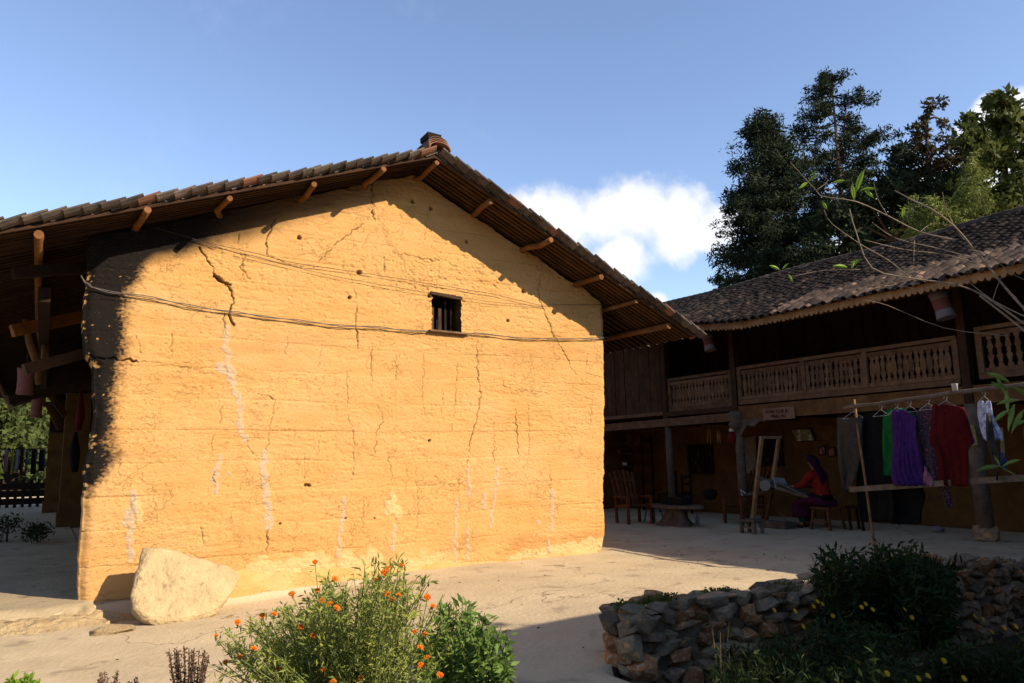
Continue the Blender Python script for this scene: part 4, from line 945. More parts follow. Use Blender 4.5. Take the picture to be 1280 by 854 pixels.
bunch(797, 541, 561, 12.8, M['chair_wood'], 'dried_bundle', 'brown dried bundle hanging right above the shelf', 'bundle', 6, .06, 'dried bundles above the shelf')
c = on_x(915, 543, 12.05); e = empty('red_ornament', c, 'red tasselled ornament with white top hanging by the first post', 'ornament')
MB().lathe(c+Vector((0, 0, -.17)), [(.05, 0), (.075, .04), (.08, .14), (.06, .2), (.02, .22)], 10).build('tassel', M['red_paint'], e, True); MB().lathe(c+Vector((0, 0, .055)), [(.05, 0), (.06, .03), (.04, .07)], 10).build('cap', M['white_cup'], e, True)
# wreath of twigs
c = on_x(850, 565, BX-.15); m_ = MB()
for k in range(26):
    a = random.uniform(0, 2*PI); m_.tube([c+Vector((0, .10*math.cos(a), .12*math.sin(a))), c+Vector((-.02, .22*math.cos(a+.5), .24*math.sin(a+.5)))], .005, 4)
thing_mesh('twig_bunch', m_, M['dry_stem'], 'dark twig bunch left of the barred window', 'twigs')
# shelf rack
c = on_x(787, 640, 13.2); e = empty('shelf_rack', (13.3, 14.6, 0), 'dark open shelf rack at the far end of the porch', 'shelf')
ya, yb = on_x(808, 560, 13.3).y, on_x(767, 560, 13.3).y
for pz in (553, 567, 583, 602, 625):
    z = on_x(785, pz, 13.3).z; MB().box((13.12, ya, z-.015), (13.5, yb+.3, z+.015)).build('shelf_board', M['old_wood'], e)
for yy in (ya, yb+.25):
    for xx in (13.13, 13.47): MB().box((xx, yy, 0), (xx+.04, yy+.04, 1.9)).build('upright', M['dark_wood'], e)
for (px, py, m__, nm, lb) in ((772, 564, 'corn', 'woven_box', 'small tan box on the upper shelf'), (780, 580, 'white_cup', 'white_bowl', 'tiny white bowl on the middle shelf'), (788, 600, 'lantern_cloth', 'tin_can', 'dull can on the lower shelf')):
    p = on_x(px, py, 13.25); z = min([on_x(785, q, 13.3).z+.015 for q in (553, 567, 583, 602, 625)], key=lambda z: abs(z-p.z+.05)); thing_mesh(nm, MB().lathe((13.28, p.y, z), [(.05, 0), (.07, .01), (.07, .07), (.065, .09)], 10), M[m__], lb, nm.split('_')[-1])

# ------------------------------------------------------------------ furniture
def mk_lounge(loc, rz, label):
    e = empty('slatted_chair', loc, label, 'chair', 'wooden slatted chairs in the porch', rz)
    Mx = Matrix.Translation(loc) @ Matrix.Rotation(rz, 4, 'Z')
    def b(nm, p, q, w, h, u=(0, 0, 1)): MB().beam(Mx@Vector(p), Mx@Vector(q), w, h, upv=u).build(nm, M['chair_wood'], e)
    for sy in (-.27, .27):
        b('leg', (.24, sy, 0), (.24, sy, .52), .05, .05, (0, 1, 0)); b('leg', (-.24, sy, 0), (-.26, sy, .52), .05, .05, (0, 1, 0)); b('armrest', (-.30, sy, .53), (.28, sy, .54), .07, .03)
        b('side_rail', (-.26, sy, .33), (.26, sy, .37), .03, .07)
    for k in range(6): x = .22-k*.085; b('seat_slat', (x, -.25, .37-k*.008), (x, .25, .37-k*.008), .07, .018)
    for k in range(6):
        yy = -.24+k*.096; b('back_slat', (-.22, yy*.9, .34), (-.48, yy*1.12, 1.02+.06*math.cos((k-2.5)*.6)), .05, .02, (0, 1, 0))
    b('back_rail', (-.30, -.26, .55), (-.30, .26, .55), .03, .05); b('back_rail', (-.43, -.27, .88), (-.43, .27, .88), .03, .05)
    return e
q = on_z(790, 655, 0); mk_lounge((q.x+.15, q.y+.1, 0), math.radians(-100), 'slatted wooden chair beside the corner of the earth wall')
q = on_z(905, 656, 0); mk_lounge((q.x+.45, q.y-.1, 0), math.radians(170), 'tall slatted wooden chair just left of the first porch post')
# stump table
q = on_z(847, 657, 0); e = empty('stump_table', q, 'low table of a slab on gnarled tree roots', 'table')
bm_ = MB(); rings = []
for z, r in ((0, .34), (.05, .30), (.14, .24), (.26, .20), (.34, .19)):
    rings.append([q+Vector(((r*(1+.35*math.sin(a*3+1)*(1-z*2.2)+.12*math.sin(a*7)))*math.cos(a), (r*1.1*(1+.3*math.sin(a*3+1)*(1-z*2)+.1*math.sin(a*5)))*math.sin(a), z)) for a in np.linspace(0, 2*PI, 25)[:-1]])
bm_.loft(rings).build('root_base', M['grey_wood'], e)
bm_ = MB(); bm_.loft([[q+Vector((-.0+.34*(1+.1*math.sin(a*3))*math.cos(a), .62*(1+.08*math.sin(a*4+1))*math.sin(a), z)) for a in np.linspace(0, 2*PI, 25)[:-1]] for z in (.34, .40)]).build('slab_top', M['grey_wood'], e)
thing_mesh('dark_box', MB().box((q.x-.14, q.y-.28, .402), (q.x+.16, q.y+.26, .54)), M['black'], 'black box on the stump table', 'box')
for k, (px, py) in enumerate(((839, 600), (857, 605))):
    c = on_x(px, py, 13.2); e = empty('child_chair', (13.2, c.y, 0), ('dark ladder-back chair left behind the stump table', 'dark ladder-back chair right behind the stump table')[k], 'chair', 'ladder-back chairs behind the table')
    for sy in (-.15, .15): MB().box((13.2, c.y+sy-.02, 0), (13.24, c.y+sy+.02, .98-.06*k)).build('post', M['dark_wood'], e)
    for z in (.45, .65, .82): MB().box((13.2, c.y-.14, z), (13.23, c.y+.14, z+.06)).build('rung', M['dark_wood'], e)
    MB().box((12.88, c.y-.17, .42), (13.2, c.y+.17, .45)).build('seat', M['dark_wood'], e)
    for sy in (-.14, .14): MB().box((12.9, c.y+sy-.02, 0), (12.94, c.y+sy+.02, .42)).build('leg', M['dark_wood'], e)
q = on_z(816, 655, 0); e = empty('plastic_stool', (q.x+.3, q.y+.3, 0), 'blue plastic stool between chair and stump table', 'stool')
MB().loft([[Vector((q.x+.3+s*a, q.y+.3+s*b, z)) for a, b in ((-1,-1),(1,-1),(1,1),(-1,1))] for z, s in ((.30, .12), (.33, .12))]).build('seat', M['blue_plastic'], e)
for a in (-1, 1):
    for b in (-1, 1): MB().tube([(q.x+.3+a*.14, q.y+.3+b*.14, 0), (q.x+.3+a*.10, q.y+.3+b*.10, .30)], .02, 6).build('leg', M['blue_plastic'], e)
q = on_z(872, 656, 0); thing_mesh('plastic_bottle', MB().lathe(q, [(.035, 0), (.04, .02), (.04, .13), (.015, .18), (.015, .21)], 10), M['lantern_cloth'], 'small pale bottle standing on the porch floor by the table', 'bottle', None, True)
q = on_x(892, 627, 12.5); thing_mesh('dark_basket', MB().lathe((12.4, q.y, .40), [(.10, 0), (.17, .10), (.15, .2), (.05, .24)], 12), M['black'], 'black bag on the seat edge of the tall slatted chair', 'bag', None, True)
# low carved stool by the loom
q = on_z(940, 667, 0); e = empty('low_stool', q, 'tiny worn wooden stool standing under the loom frame', 'stool')
MB().box((q.x-.12, q.y-.17, .20), (q.x+.14, q.y+.17, .24)).build('seat', M['grey_wood'], e)
for a in (-.09, .10):
    for b in (-.14, .14): MB().box((q.x+a-.02, q.y+b-.025, 0), (q.x+a+.025, q.y+b+.025, .20)).build('leg', M['grey_wood'], e)
MB().box((q.x-.09, q.y-.14, .09), (q.x-.07, q.y+.14, .12)).build('stretcher', M['grey_wood'], e)

# ------------------------------------------------------------------ loom
lx = 11.75; e = empty('weaving_loom', (lx, 10.2, 0), 'wooden loom with tall leaning frame in front of the weaver', 'loom')
def lp(px, py, x=lx): return on_x(px, py, x)
def lb(nm, a, b, w, h, m_='pale_wood', u=(1, 0, 0)): MB().beam(a, b, w, h, upv=u, jit=.003).build(nm, M[m_], e)
lb('upright', lp(952, 546, 11.6), lp(941, 650, 11.6), .05, .07); lb('upright', lp(974, 546, 12.2), lp(966, 602, 12.2), .05, .07)
lb('top_bar', lp(950, 547, 11.6), lp(976, 547, 12.2), .05, .05)
lb('leg', lp(966, 606, 12.1), lp(957, 655, 12.1), .05, .06, 'beam_wood')
lb('cross_bar', lp(934, 618, 11.6), lp(975, 612, 11.9), .05, .05, 'grey_wood')
lb('side_beam', lp(944, 600, 11.6), lp(1022, 626, 11.9), .05, .07, 'grey_wood'); lb('side_beam', lp(950, 597, 12.2), lp(1025, 622, 12.3), .05, .07, 'grey_wood')
MB().tube([lp(956, 607, 11.55), lp(965, 605, 12.3)], .10, 14).build('warp_roll', M['yarn'], e, True)
a, b, c, d = lp(968, 602, 11.7), lp(970, 600, 12.2), lp(1012, 620, 12.15), lp(1010, 622, 11.75)
MB().prism([a, b, c, d], (0, 0, .012)).build('warp_cloth', M['yarn'], e)
a, b, c, d = lp(966, 598, 11.65), lp(980, 599, 12.2), lp(984, 607, 12.2), lp(970, 612, 11.65); MB().prism([a, b, c, d], (0, 0, .02)).build('reed', M['white_cup'], e)
MB().tube([lp(932, 617), lp(926, 612), lp(928, 620)], .012, 5).build('hook', M['white_cup'], e)
MB().tube([lp(973, 640, 11.8), lp(990, 655, 11.8)], .012, 5).build('treadle', M['grey_wood'], e)
q = on_z(962, 661, 0); thing_mesh('grey_tub', MB().prism([(q.x, q.y-.35, 0), (q.x+.3, q.y-.35, 0), (q.x+.3, q.y+.25, 0), (q.x, q.y+.25, 0)], (-.02, -.03, .13)), M['grey_wood'], 'grey wooden block lying under the loom', 'block')

# ------------------------------------------------------------------ the weaver (facing +Y, towards the loom)
def skin(name, nodes, edges, m_, parent, sub=2, root=0):
    me = bpy.data.meshes.new(name); me.from_pydata([n[0] for n in nodes], edges, []); o = bpy.data.objects.new(name, me); COL.objects.link(o)
    sk = o.modifiers.new('skin', 'SKIN'); sk.use_smooth_shade = True
    for v, n in zip(me.skin_vertices[0].data, nodes):
        r = n[1]; v.radius = r if isinstance(r, tuple) else (r, r)
    me.skin_vertices[0].data[root].use_root = True
    ss = o.modifiers.new('sub', 'SUBSURF'); ss.levels = sub; ss.render_levels = sub
    dg = bpy.context.evaluated_depsgraph_get(); me2 = bpy.data.meshes.new_from_object(o.evaluated_get(dg)); bpy.data.objects.remove(o)
    me2.materials.clear(); me2.materials.append(m_); me2.shade_smooth(); me2.name = name; return link(name, me2, parent)
def weaver():
    O = Vector((12.02, 8.98, 0)); O.z = float(ground_z(O.x, O.y))+.0
    def T(f, l, z): return O+Vector((-l, f, z))     # forward = +Y, left = -X
    e = empty('person', O, 'person weaving at the loom in a purple headscarf, orange jacket and plum skirt', 'person')
    n = []; E_ = []
    def add(p, r, par=None): n.append((p, r)); 
    def node(p, r, par):
        n.append((T(*p), r)); i = len(n)-1
        if par is not None: E_.append((par, i))
        return i
    pel = node((0, 0, .50), .125, None); wa = node((.02, 0, .64), .115, pel); ch = node((.07, 0, .84), .135, wa); up_ = node((.11, 0, .98), .10, ch)
    nk = node((.14, 0, 1.06), .048, up_); hd0 = node((.165, 0, 1.11), .062, nk); hd = node((.185, 0, 1.185), .085, hd0); hd1 = node((.18, 0, 1.255), .075, hd)
    for s in (1, -1):
        sh = node((.11, .17*s, .955), .062, up_); el = node((.28, .23*s, .77), .043, sh); wr = node((.50, .13*s, .745), .027, el)
        pm = node((.555, .12*s, .745), (.036, .018), wr)
        for k, (dl, L_) in enumerate(((.032, .062), (.011, .072), (-.011, .068), (-.031, .052))):
            a = node((.60, .12*s+dl*s, .742), .0095, pm); b = node((.60+L_*.55, .12*s+dl*1.15*s, .735), .009, a); node((.60+L_*.9, .12*s+dl*1.1*s, .712), .0075, b)
        t = node((.575, .12*s-.034*s, .735), .0105, pm); node((.607, .12*s-.045*s, .722), .0085, t)
        hp = node((.03, .10*s, .48), .095, pel); kn = node((.44, .13*s, .49), .062, hp); an = node((.44-.03*s, .12*s, .09), .038, kn); node((.50-.03*s, .12*s, .045), .036, an); node((.60-.03*s, .125*s, .03), .027, n.index(n[-1]))
    body = skin('body', n, E_, M['skin'], e)
    # face
    for s in (1, -1):
        MB().lathe(T(.262, .032*s, 1.185), [(.004, -.006), (.010, 0), (.004, .006)], 8).build('eye', M['black'], e, True)
        MB().lathe(T(.18, .085*s, 1.175), [(.006, -.025), (.016, 0), (.008, .025)], 8).build('ear', M['skin'], e, True)
    MB().tube([T(.262, 0, 1.19), T(.285, 0, 1.165), T(.270, 0, 1.155)], [.008, .014, .010], 8).build('nose', M['skin'], e, True)
    MB().tube([T(.262, .02, 1.125), T(.270, 0, 1.127), T(.262, -.02, 1.125)], .006, 6).build('mouth', M['cloth_red'], e, True)
    # jacket
    n = []; E_ = []
    a = node((0, 0, .53), (.165, .15), None); b = node((.03, 0, .68), (.15, .135), a); c = node((.07, 0, .86), (.165, .145), b); d = node((.115, 0, .985), (.12, .105), c); node((.14, 0, 1.045), .065, d)
    for s in (1, -1):
        x = node((.11, .18*s, .955), .082, d); y = node((.20, .225*s, .86), .072, x); y = node((.28, .235*s, .765), .065, y); y = node((.39, .19*s, .755), .056, y); node((.485, .14*s, .75), .05, y)
    skin('jacket', n, E_, M['cloth_orange'], e)
    # skirt draped over the thighs down to the shins
    rings = []
    for f, z, w, h in ((-.12, .49, .19, .12), (.05, .50, .22, .13), (.22, .50, .23, .125), (.36, .49, .235, .125), (.45, .43, .235, .16), (.45, .34, .235, .165), (.445, .26, .24, .17), (.44, .20, .25, .18)):
        ang = 0 if f < .40 and z > .49 else (PI/4 if z > .44 else PI/2)
        ring = []
        for k in range(20):
            t = 2*PI*k/20; a_ = w*math.cos(t)*(1+.05*math.sin(5*t+f*8)); b_ = h*math.sin(t)*(1+.06*math.sin(7*t+z*9))
            ring.append(T(f - b_*math.sin(ang)*-1, a_, z+b_*math.cos(ang)))
        rings.append(ring)
    MB().loft(rings).build('skirt', M['cloth_plum'], e, True)
    # green leggings
    for s in (1, -1): skin('legging', [(T(.44, .125*s, .36), .078), (T(.44-.03*s, .12*s, .22), .070), (T(.44-.03*s, .12*s, .09), .052)], [(0, 1), (1, 2)], M['cloth_teal'], e)
    for s in (1, -1): skin('shoe', [(T(.42-.03*s, .12*s, .05), .044), (T(.50-.03*s, .12*s, .045), .046), (T(.61-.03*s, .125*s, .032), .034)], [(0, 1), (1, 2)], M['chair_wood'], e)
    # headscarf: cap over the skull, falling down the back
    rings = []
    for (f, z, rx, ry) in ((.18, 1.300, .045, .045), (.18, 1.288, .09, .085), (.175, 1.25, .112, .102), (.160, 1.20, .113, .108), (.125, 1.13, .105, .085), (.06, 1.05, .115, .06), (.0, .94, .12, .05), (-.04, .80, .10, .035), (-.05, .68, .07, .02)):
        rings.append([T(f+ry*math.cos(t)*(1+.05*math.sin(4*t+z*20)), rx*math.sin(t), z+.03*math.cos(t)) for t in np.linspace(0, 2*PI, 19)[:-1]])
    MB().loft(rings).build('headscarf', M['cloth_violet'], e, True)
    # sash, stool
    MB().loft([[T(.02+.16*math.cos(t), .175*math.sin(t), z) for t in np.linspace(0, 2*PI, 17)[:-1]] for z in (.53, .60)]).build('sash', M['cloth_black'], e, True)
    st_ = empty('wooden_stool', T(-.02, 0, 0), 'dark four legged wooden stool under the weaver', 'stool')
    MB().box(T(-.22, .20, .355), T(.17, -.20, .395)).build('seat', M['chair_wood'], st_)
    for a in (-.17, .12):
        for b in (-.16, .16): MB().beam(T(a*1.35, b*1.3, 0), T(a, b, .355), .04, .04, upv=(0, 1, 0)).build('leg', M['chair_wood'], st_)
    MB().beam(T(.14, .19, .15), T(-.21, .19, .15), .025, .03).build('stretcher', M['chair_wood'], st_)
    st2 = empty('wooden_stool', T(-.45, -.25, 0), 'second small stool just behind the weaver', 'stool')
    MB().box(T(-.65, -.1, .37), T(-.32, -.40, .41)).build('seat', M['dark_wood'], st2)
    for a in (-.60, -.37):
        for b in (-.14, -.36): MB().beam(T(a*1.05, b*1.05, 0), T(a, b, .37), .035, .035, upv=(0, 1, 0)).build('leg', M['dark_wood'], st2)
weaver()

# ------------------------------------------------------------------ clothes rack
KX = 9.0
def kp(px, py, x=KX): return on_x(px, py, x)
e = empty('clothes_rack', kp(1093, 690), 'rough pole rack with leaning upright and two long horizontal poles', 'clothes rack')
def wobble(a, b, n=7, j=.008): return [Vector(a).lerp(Vector(b), k/n)+Vector((random.uniform(-j, j), 0, random.uniform(-j, j))) for k in range(n+1)]
MB().tube(wobble(kp(1055, 510), kp(1300, 478), 12), .026, 8).build('top_pole', M['grey_wood'], e, True)
MB().tube(wobble(kp(1067, 499), kp(1096, 703), 8), .017, 7).build('upright', M['rail_wood'], e, True)
MB().beam(kp(1062, 612), kp(1300, 596), .03, .065, jit=.003).build('lower_pole', M['grey_wood'], e)
MB().tube(wobble(kp(1300, 470), kp(1306, 720), 8), .025, 7).build('upright', M['grey_wood'], e, True)
MB().tube([kp(1064, 522), kp(1068, 517), kp(1072, 524)], .004, 5).build('binding', M['cable'], e)
def hanger(px, py, w, parent=None, x=KX, label='', drop=9):
    h = empty('coat_hanger', kp(px, py, x), label, 'hanger', 'wire hangers on the top pole')
    MB().tube([kp(px-2, py+3, x), kp(px-2, py-3, x), kp(px+1, py-4, x), kp(px+2, py+2, x), kp(px+.5, py+6, x)], .0035, 5).build('hook', M['metal'], h)
    MB().tube([kp(px-w, py+drop+6, x), kp(px, py+6, x), kp(px+w, py+drop+4, x), kp(px-w, py+drop+6, x)], .0035, 5).build('wire', M['metal'], h)
def garment(name, rows, m_, label, cat, x, folds=5, amp=.03, depth=.020, neck=0, nseg=26, parent=None, build=True, m_part=None):
    """rows: (y, left x, right x) in picture coordinates on the vertical plane X=x; closed shell with folds"""
    rows = sorted(rows); ys = []; 
    n = 26; y0, y1 = rows[0][0], rows[-1][0]; front = []; back = []
    ph = random.uniform(0, 6)
    for i in range(n+1):
        t = i/n; y = y0+(y1-y0)*t; l = np.interp(y, [r[0] for r in rows], [r[1] for r in rows]); r = np.interp(y, [r_[0] for r_ in rows], [r_[2] for r_ in rows])
        fr = []; bk = []
        for k in range(nseg+1):
            s = k/nseg; hem = (1.2*math.sin(s*folds*PI*1.7+ph)*t**3) ; nk = neck*max(0, 1-((s-.5)/.22)**2)*(1-t)**4 if neck else 0
            p = on_x(l+(r-l)*s, y+hem+nk, x)
            sw_ = s+.05*math.sin(t*4+ph)+.04*math.sin(s*7+ph*3); f = amp*(.15+.9*t)*(.6+.4*math.sin(s*5+ph))*(math.sin(sw_*folds*2*PI+ph)+.4*math.sin(sw_*folds*4.3*PI+2*ph+t*2)) + .02*math.sin(t*6+s*4+ph)
            edge = math.sqrt(max(0, 1-(2*s-1)**2))
            fr.append(p+Vector((-depth*edge+f-.0, 0, 0))); bk.append(p+Vector((depth*edge*.8+f+.004, 0, 0)))
        front.append(fr); back.append(bk)
    m__ = MB(); m__.loft([a+b[::-1] for a, b in zip(front, back)], caps=True)
    o = m__.build(name, m_, parent, True)
    if parent is None: tag(o, label, cat)
    return o
garment('trousers', [(522,1045,1079),(540,1045,1077),(559,1046.5,1077),(575,1048,1074),(595,1050,1070),(613,1053,1065)], M['cloth_grey'], 'shiny dark grey trousers folded at the left end of the top pole', 'trousers', KX+.02, 3, .03)
garment('black_dress', [(516,1082,1103),(524,1076,1108),(560,1076,1112),(600,1072,1116),(640,1074,1120),(652,1076,1119)], M['cloth_black'], 'long black dress between the grey trousers and green shirt', 'dress', KX+.14, 4, .04)
garment('black_skirt', [(600,1106,1150),(620,1108,1155),(648,1112,1152),(655,1113,1151)], M['cloth_black'], 'black skirt hanging below the lower pole under the purple dress', 'skirt', KX+.26, 4, .03)
g_ = garment('green_shirt', [(510,1112,1128),(514,1105,1138),(520,1103,1145),(540,1103.5,1146),(570,1103,1132),(594,1103,1116)], M['cloth_green'], 'bright green long sleeved shirt partly behind the purple dress', 'shirt', KX+.10, 4, .02, neck=4)
garment('purple_dress', [(512,1118,1128),(517,1115,1138),(523,1115,1145),(545,1114.5,1147),(570,1114,1151),(594,1114,1154),(600,1115,1157),(607,1118,1158)], M['cloth_purple'], 'pleated purple dress hanging in front of the green shirt', 'dress', KX-.04, 6, .035, neck=3)
garment('patterned_dress', [(508,1152,1164),(516,1146,1166),(532,1146,1166),(540,1148,1166),(570,1151,1170),(590,1155,1173),(606,1161,1174)], M['cloth_pattern'], 'dark patterned dress between the purple and the red garments', 'dress', KX+.05, 3, .02)
garment('pink_cloth', [(583,1155,1158),(590,1154,1161),(600,1155,1165),(607,1156,1167)], M['cloth_pink'], 'pink piece of cloth showing under the dark patterned dress', 'cloth', KX-.02, 2, .01)
garment('patterned_trousers', [(604,1172,1188),(620,1176,1189),(634,1184,1190)], M['cloth_pattern'], 'narrow patterned trouser leg hanging below the red dress', 'trousers', KX+.22, 2, .015)
rd = garment('red_dress', [(505,1166,1182),(509,1164,1205),(514,1163,1208),(530,1162.5,1211),(545,1162,1214),(553,1162,1217),(559,1166,1211),(561,1170,1209),(580,1171,1210.5),(600,1172,1212),(607,1173,1213)], M['cloth_red'], 'large dark red dress with short wide sleeves', 'dress', KX-.02, 4, .03, neck=9)
garment('floral_blouse', [(501,1225,1237),(505,1223,1239),(520,1221,1243),(532,1223,1248),(540,1226,1252),(550,1231,1253)], M['cloth_floral'], 'white and blue floral blouse with scarf over it at the right', 'blouse', KX-.02, 3, .02, neck=4)
garment('olive_scarf', [(516,1232,1237),(530,1232,1240),(550,1234,1242),(566,1238,1248),(580,1241,1250),(600,1245,1248)], M['cloth_grey'], 'grey olive scarf trailing down over the floral blouse', 'scarf', KX-.09, 2, .012)
garment('blue_rag', [(566,1250,1256),(578,1250,1259),(586,1253,1257)], M['cloth_blue'], 'small blue grey rag end hanging beside the scarf', 'rag', KX+.02, 2, .01)
for (px, py, w, lb_) in ((1066,509,13,'wire hanger holding the grey trousers'), (1101,506,10,'wire hanger of the long black dress'), (1121,503,11,'wire hanger of the green shirt'), (1137,501,10,'wire hanger above the purple dress'), (1160,498,11,'wire hanger of the patterned dress'), (1182,495,14,'wire hanger of the dark red dress'), (1230,489,8,'wire hanger of the floral blouse')):
    hanger(px, py, w, label=lb_)
q = kp(1194, 489); thing_mesh('plastic_cup', MB().lathe(q+Vector((0, 0, .0)), [(.028, 0), (.034, .08), (.037, .085), (.033, .086), (.028, .01)], 14), M['white_cup'], 'white cup upside down on the top pole', 'cup', None, True)
q = on_z(1172, 664, .02); thing_mesh('pale_rag', hull_mesh('x', 14, 9, M['white_cup']) if 0 else MB().lathe(q, [(.10, 0), (.12, .04), (.05, .08)], 9), M['lantern_cloth'], 'small pale bundle on the porch floor', 'bundle')

# ------------------------------------------------------------------ dry stone garden wall
sw = empty('garden_wall', (3.4, 3.9, 0), 'low rough dry stone wall edging the courtyard', 'wall')
SM = [hull_mesh('stone', random.choice((11, 13, 15, 18)), 100+k, M['stone_rust'] if k % 4 == 0 else M['garden_stone']) for k in range(20)]
def sub_stone(k):
    me = SM[k]; bm = bmesh.new(); bm.from_mesh(me); bmesh.ops.bevel(bm, geom=list(bm.edges), offset=.018, segments=1, affect='EDGES'); bmesh.ops.dissolve_degenerate(bm, dist=.004, edges=bm.edges); bm.to_mesh(me); bm.free()
for k in range(20): sub_stone(k)
def wtop(x): return float(np.interp(x, [2.9, 3.4, 4.6, 6.0, 7.4, 8.9, 12], [.31, .29, .28, .29, .29, .12, .1]))
def wall_core():
    xs = np.linspace(3.56, 12.3, 90); m_ = MB(); rings = []
    for x in xs:
        y = float(wall_y(x)); t = wtop(x)-.05+.03*math.sin(x*9); rings.append([(x, y+.03, -.62), (x, y+.05, t), (x, y+.32, t+.01), (x, y+.36, -.25)])
    m_.loft(rings); return m_.build('wall_core', M['stone_core'], sw)
wall_core()
cnt = 0
def put_stone(p, s, rz, tilt=.25):
    global cnt
    cnt += 1
    rot = (Matrix.Rotation(rz, 3, 'Z') @ Matrix.Rotation(random.uniform(-tilt, tilt), 3, 'Y') @ Matrix.Rotation(random.uniform(-.2, .2), 3, 'X')).to_quaternion()
    link('stone', random.choice(SM), sw, loc=p, rot=rot, scale=s)
x = 2.98
def wang(x): return math.atan2(float(wall_y(x+.1)-wall_y(x-.1)), .2)
z = -.60; row = 0
while z < .28:
    hrow = random.uniform(.075, .12)*(1.15 if row < 2 else 1); x = 3.41
    while x < 11.6:
        w = random.uniform(.14, .32)*(.6 if random.random() < .3 else 1); zt = wtop(x)
        hh = hrow*random.uniform(.8, 1.25)
        if z+hh*.6 < zt+.02:
            a = wang(x); put_stone(Vector((x+w*.5*math.cos(a), float(wall_y(x+w*.5))+.04+random.uniform(-.02, .03), z+hh/2+random.uniform(-.015, .015))), (w*1.16, random.uniform(.16, .21), hh*1.24), a, .22)
        x += w*.93
    z += hrow*.92; row += 1
for k in range(5):   # left end face
    for j in range(2):
        put_stone(Vector((3.50+random.uniform(-.02, .03), 4.18+j*.17, -.35+k*.145)), (.24, .26, .19), .1, .1)
x = 3.43
while x < 11.5:   # cap stones
    w = random.uniform(.16, .36)
    for j in (0, 1):
        if random.random() < .85:
            put_stone(Vector((x+w/2, float(wall_y(x+w/2))+.08+.17*j+random.uniform(-.03, .03), wtop(x)+random.uniform(-.03, .03))), (w*random.uniform(.8, 1.1), random.uniform(.15, .26), random.uniform(.06, .12)), wang(x)+random.uniform(-.5, .5), .12)
    x += w*.85
# moss and small succulents on the cap
def leafobj(name, VF, m_, parent=None, smooth=False): V, F = VF; return link(name, fast_mesh(name, V, F, m_, smooth), parent)
R1 = np.random.default_rng(11)
P = []
for (cx, r, n) in ((3.58, .10, 800), (3.95, .22, 1600), (4.5, .2, 1300), (5.1, .2, 900), (5.7, .3, 1000), (6.6, .3, 700), (8.6, .4, 500)):
    c = np.array([cx, float(wall_y(cx))+.16, wtop(cx)+.01]); P.append(ball_pts(c, (r, .13, .045), n, R1, .2))
tag(leafobj('moss_cushions', leaf_cloud(np.concatenate(P), .022, .6, 3, droop=-.6), M['moss'], sw), kind='stuff')

# ------------------------------------------------------------------ plants
def plant_stems(base, tips, r0_, r1_, m_, parent, name='stems', bend=.2):
    m__ = MB(); paths = []
    for b, t in zip(base, tips):
        b = Vector(b); t = Vector(t); mid = b.lerp(t, .5)+Vector((random.uniform(-1, 1), random.uniform(-1, 1), random.uniform(-.3, .6)))*bend*(t-b).length*.35
        pts = [((1-s)**2)*b+2*s*(1-s)*mid+s*s*t for s in np.linspace(0, 1, 6)]
        m__.tube(pts, [r0_*(1-s)+r1_*s for s in np.linspace(0, 1, 6)], 4, caps=False); paths.append(pts)
    o = m__.build(name, m_, parent, True); tag(o, kind='stuff'); return paths
def leaves_on_paths(paths, per, size, aspect, spread, seed, t0=.25, droop=0., out=.8):
    r = np.random.default_rng(seed); P = []; D = []
    for pts in paths:
        A = np.array([p[:] for p in pts]); k = len(A)-1
        t = r.uniform(t0, 1, per)*k; i = np.minimum(t.astype(int), k-1); f = (t-i)[:, None]
        p = A[i]*(1-f)+A[i+1]*f; ax = A[i+1]-A[i]; ax /= np.maximum(np.linalg.norm(ax, axis=1, keepdims=True), 1e-6)
        sd = r.normal(size=(per, 3)); P.append(p+r.normal(0, spread, (per, 3))); D.append(ax*.6+sd*out)
    return leaf_cloud(np.concatenate(P), size, aspect, seed, np.concatenate(D), droop, jitdir=.3)
# marigold
MD = 3.1
mg = empty('marigold_plant', at(440, 950, MD), 'bushy marigold plant with orange flowers in the foreground', 'plant')
FL = [(394,703),(502,707),(484,711),(481,716),(471,725),(418,724),(498,744),(484,743),(490,750),(534,747),(541,758),(402,751),(412,755),(421,760),(397,738),(365,743),(328,770),(343,768),(376,784),(297,778),(270,795),(317,811),(348,837),(282,828),(300,821),(405,837),(518,790),(531,793),(525,810),(534,822),(526,832),(550,844),(451,848),(416,853),(391,795)]
tips = []; bases = []; dep = []
def mbase(): return at(random.uniform(395, 500), 960, MD+random.uniform(-.15, .2))
for (a, b) in FL:
    d = MD+random.uniform(-.42, -.10); tips.append(at(a, b+3, d)); bases.append(mbase()); dep.append(d)
nfl = len(FL)
prof = [(262,800),(285,770),(330,765),(370,742),(400,722),(425,712),(455,700),(480,690),(510,700),(540,722),(565,742),(590,765),(600,800)]
for k in range(230):
    a = random.triangular(262, 600, 440) if k % 3 else random.uniform(266, 430); top = np.interp(a, [p[0] for p in prof], [p[1] for p in prof]); b = top+abs(random.gauss(0, 45))+4
    tips.append(at(a, b, MD+random.uniform(-.35, .35))); bases.append(mbase())
paths = plant_stems(bases, tips, .0035, .0014, M['stem'], mg)
V, F = cat_vf([leaves_on_paths(paths[:nfl], 26, .026, .20, .006, 1, .35), leaves_on_paths(paths[nfl:], 84, .034, .20, .010, 2, .30, out=.9)])
tag(link('foliage', fast_mesh('foliage', V, F, M['marigold_leaf']), mg), kind='stuff')
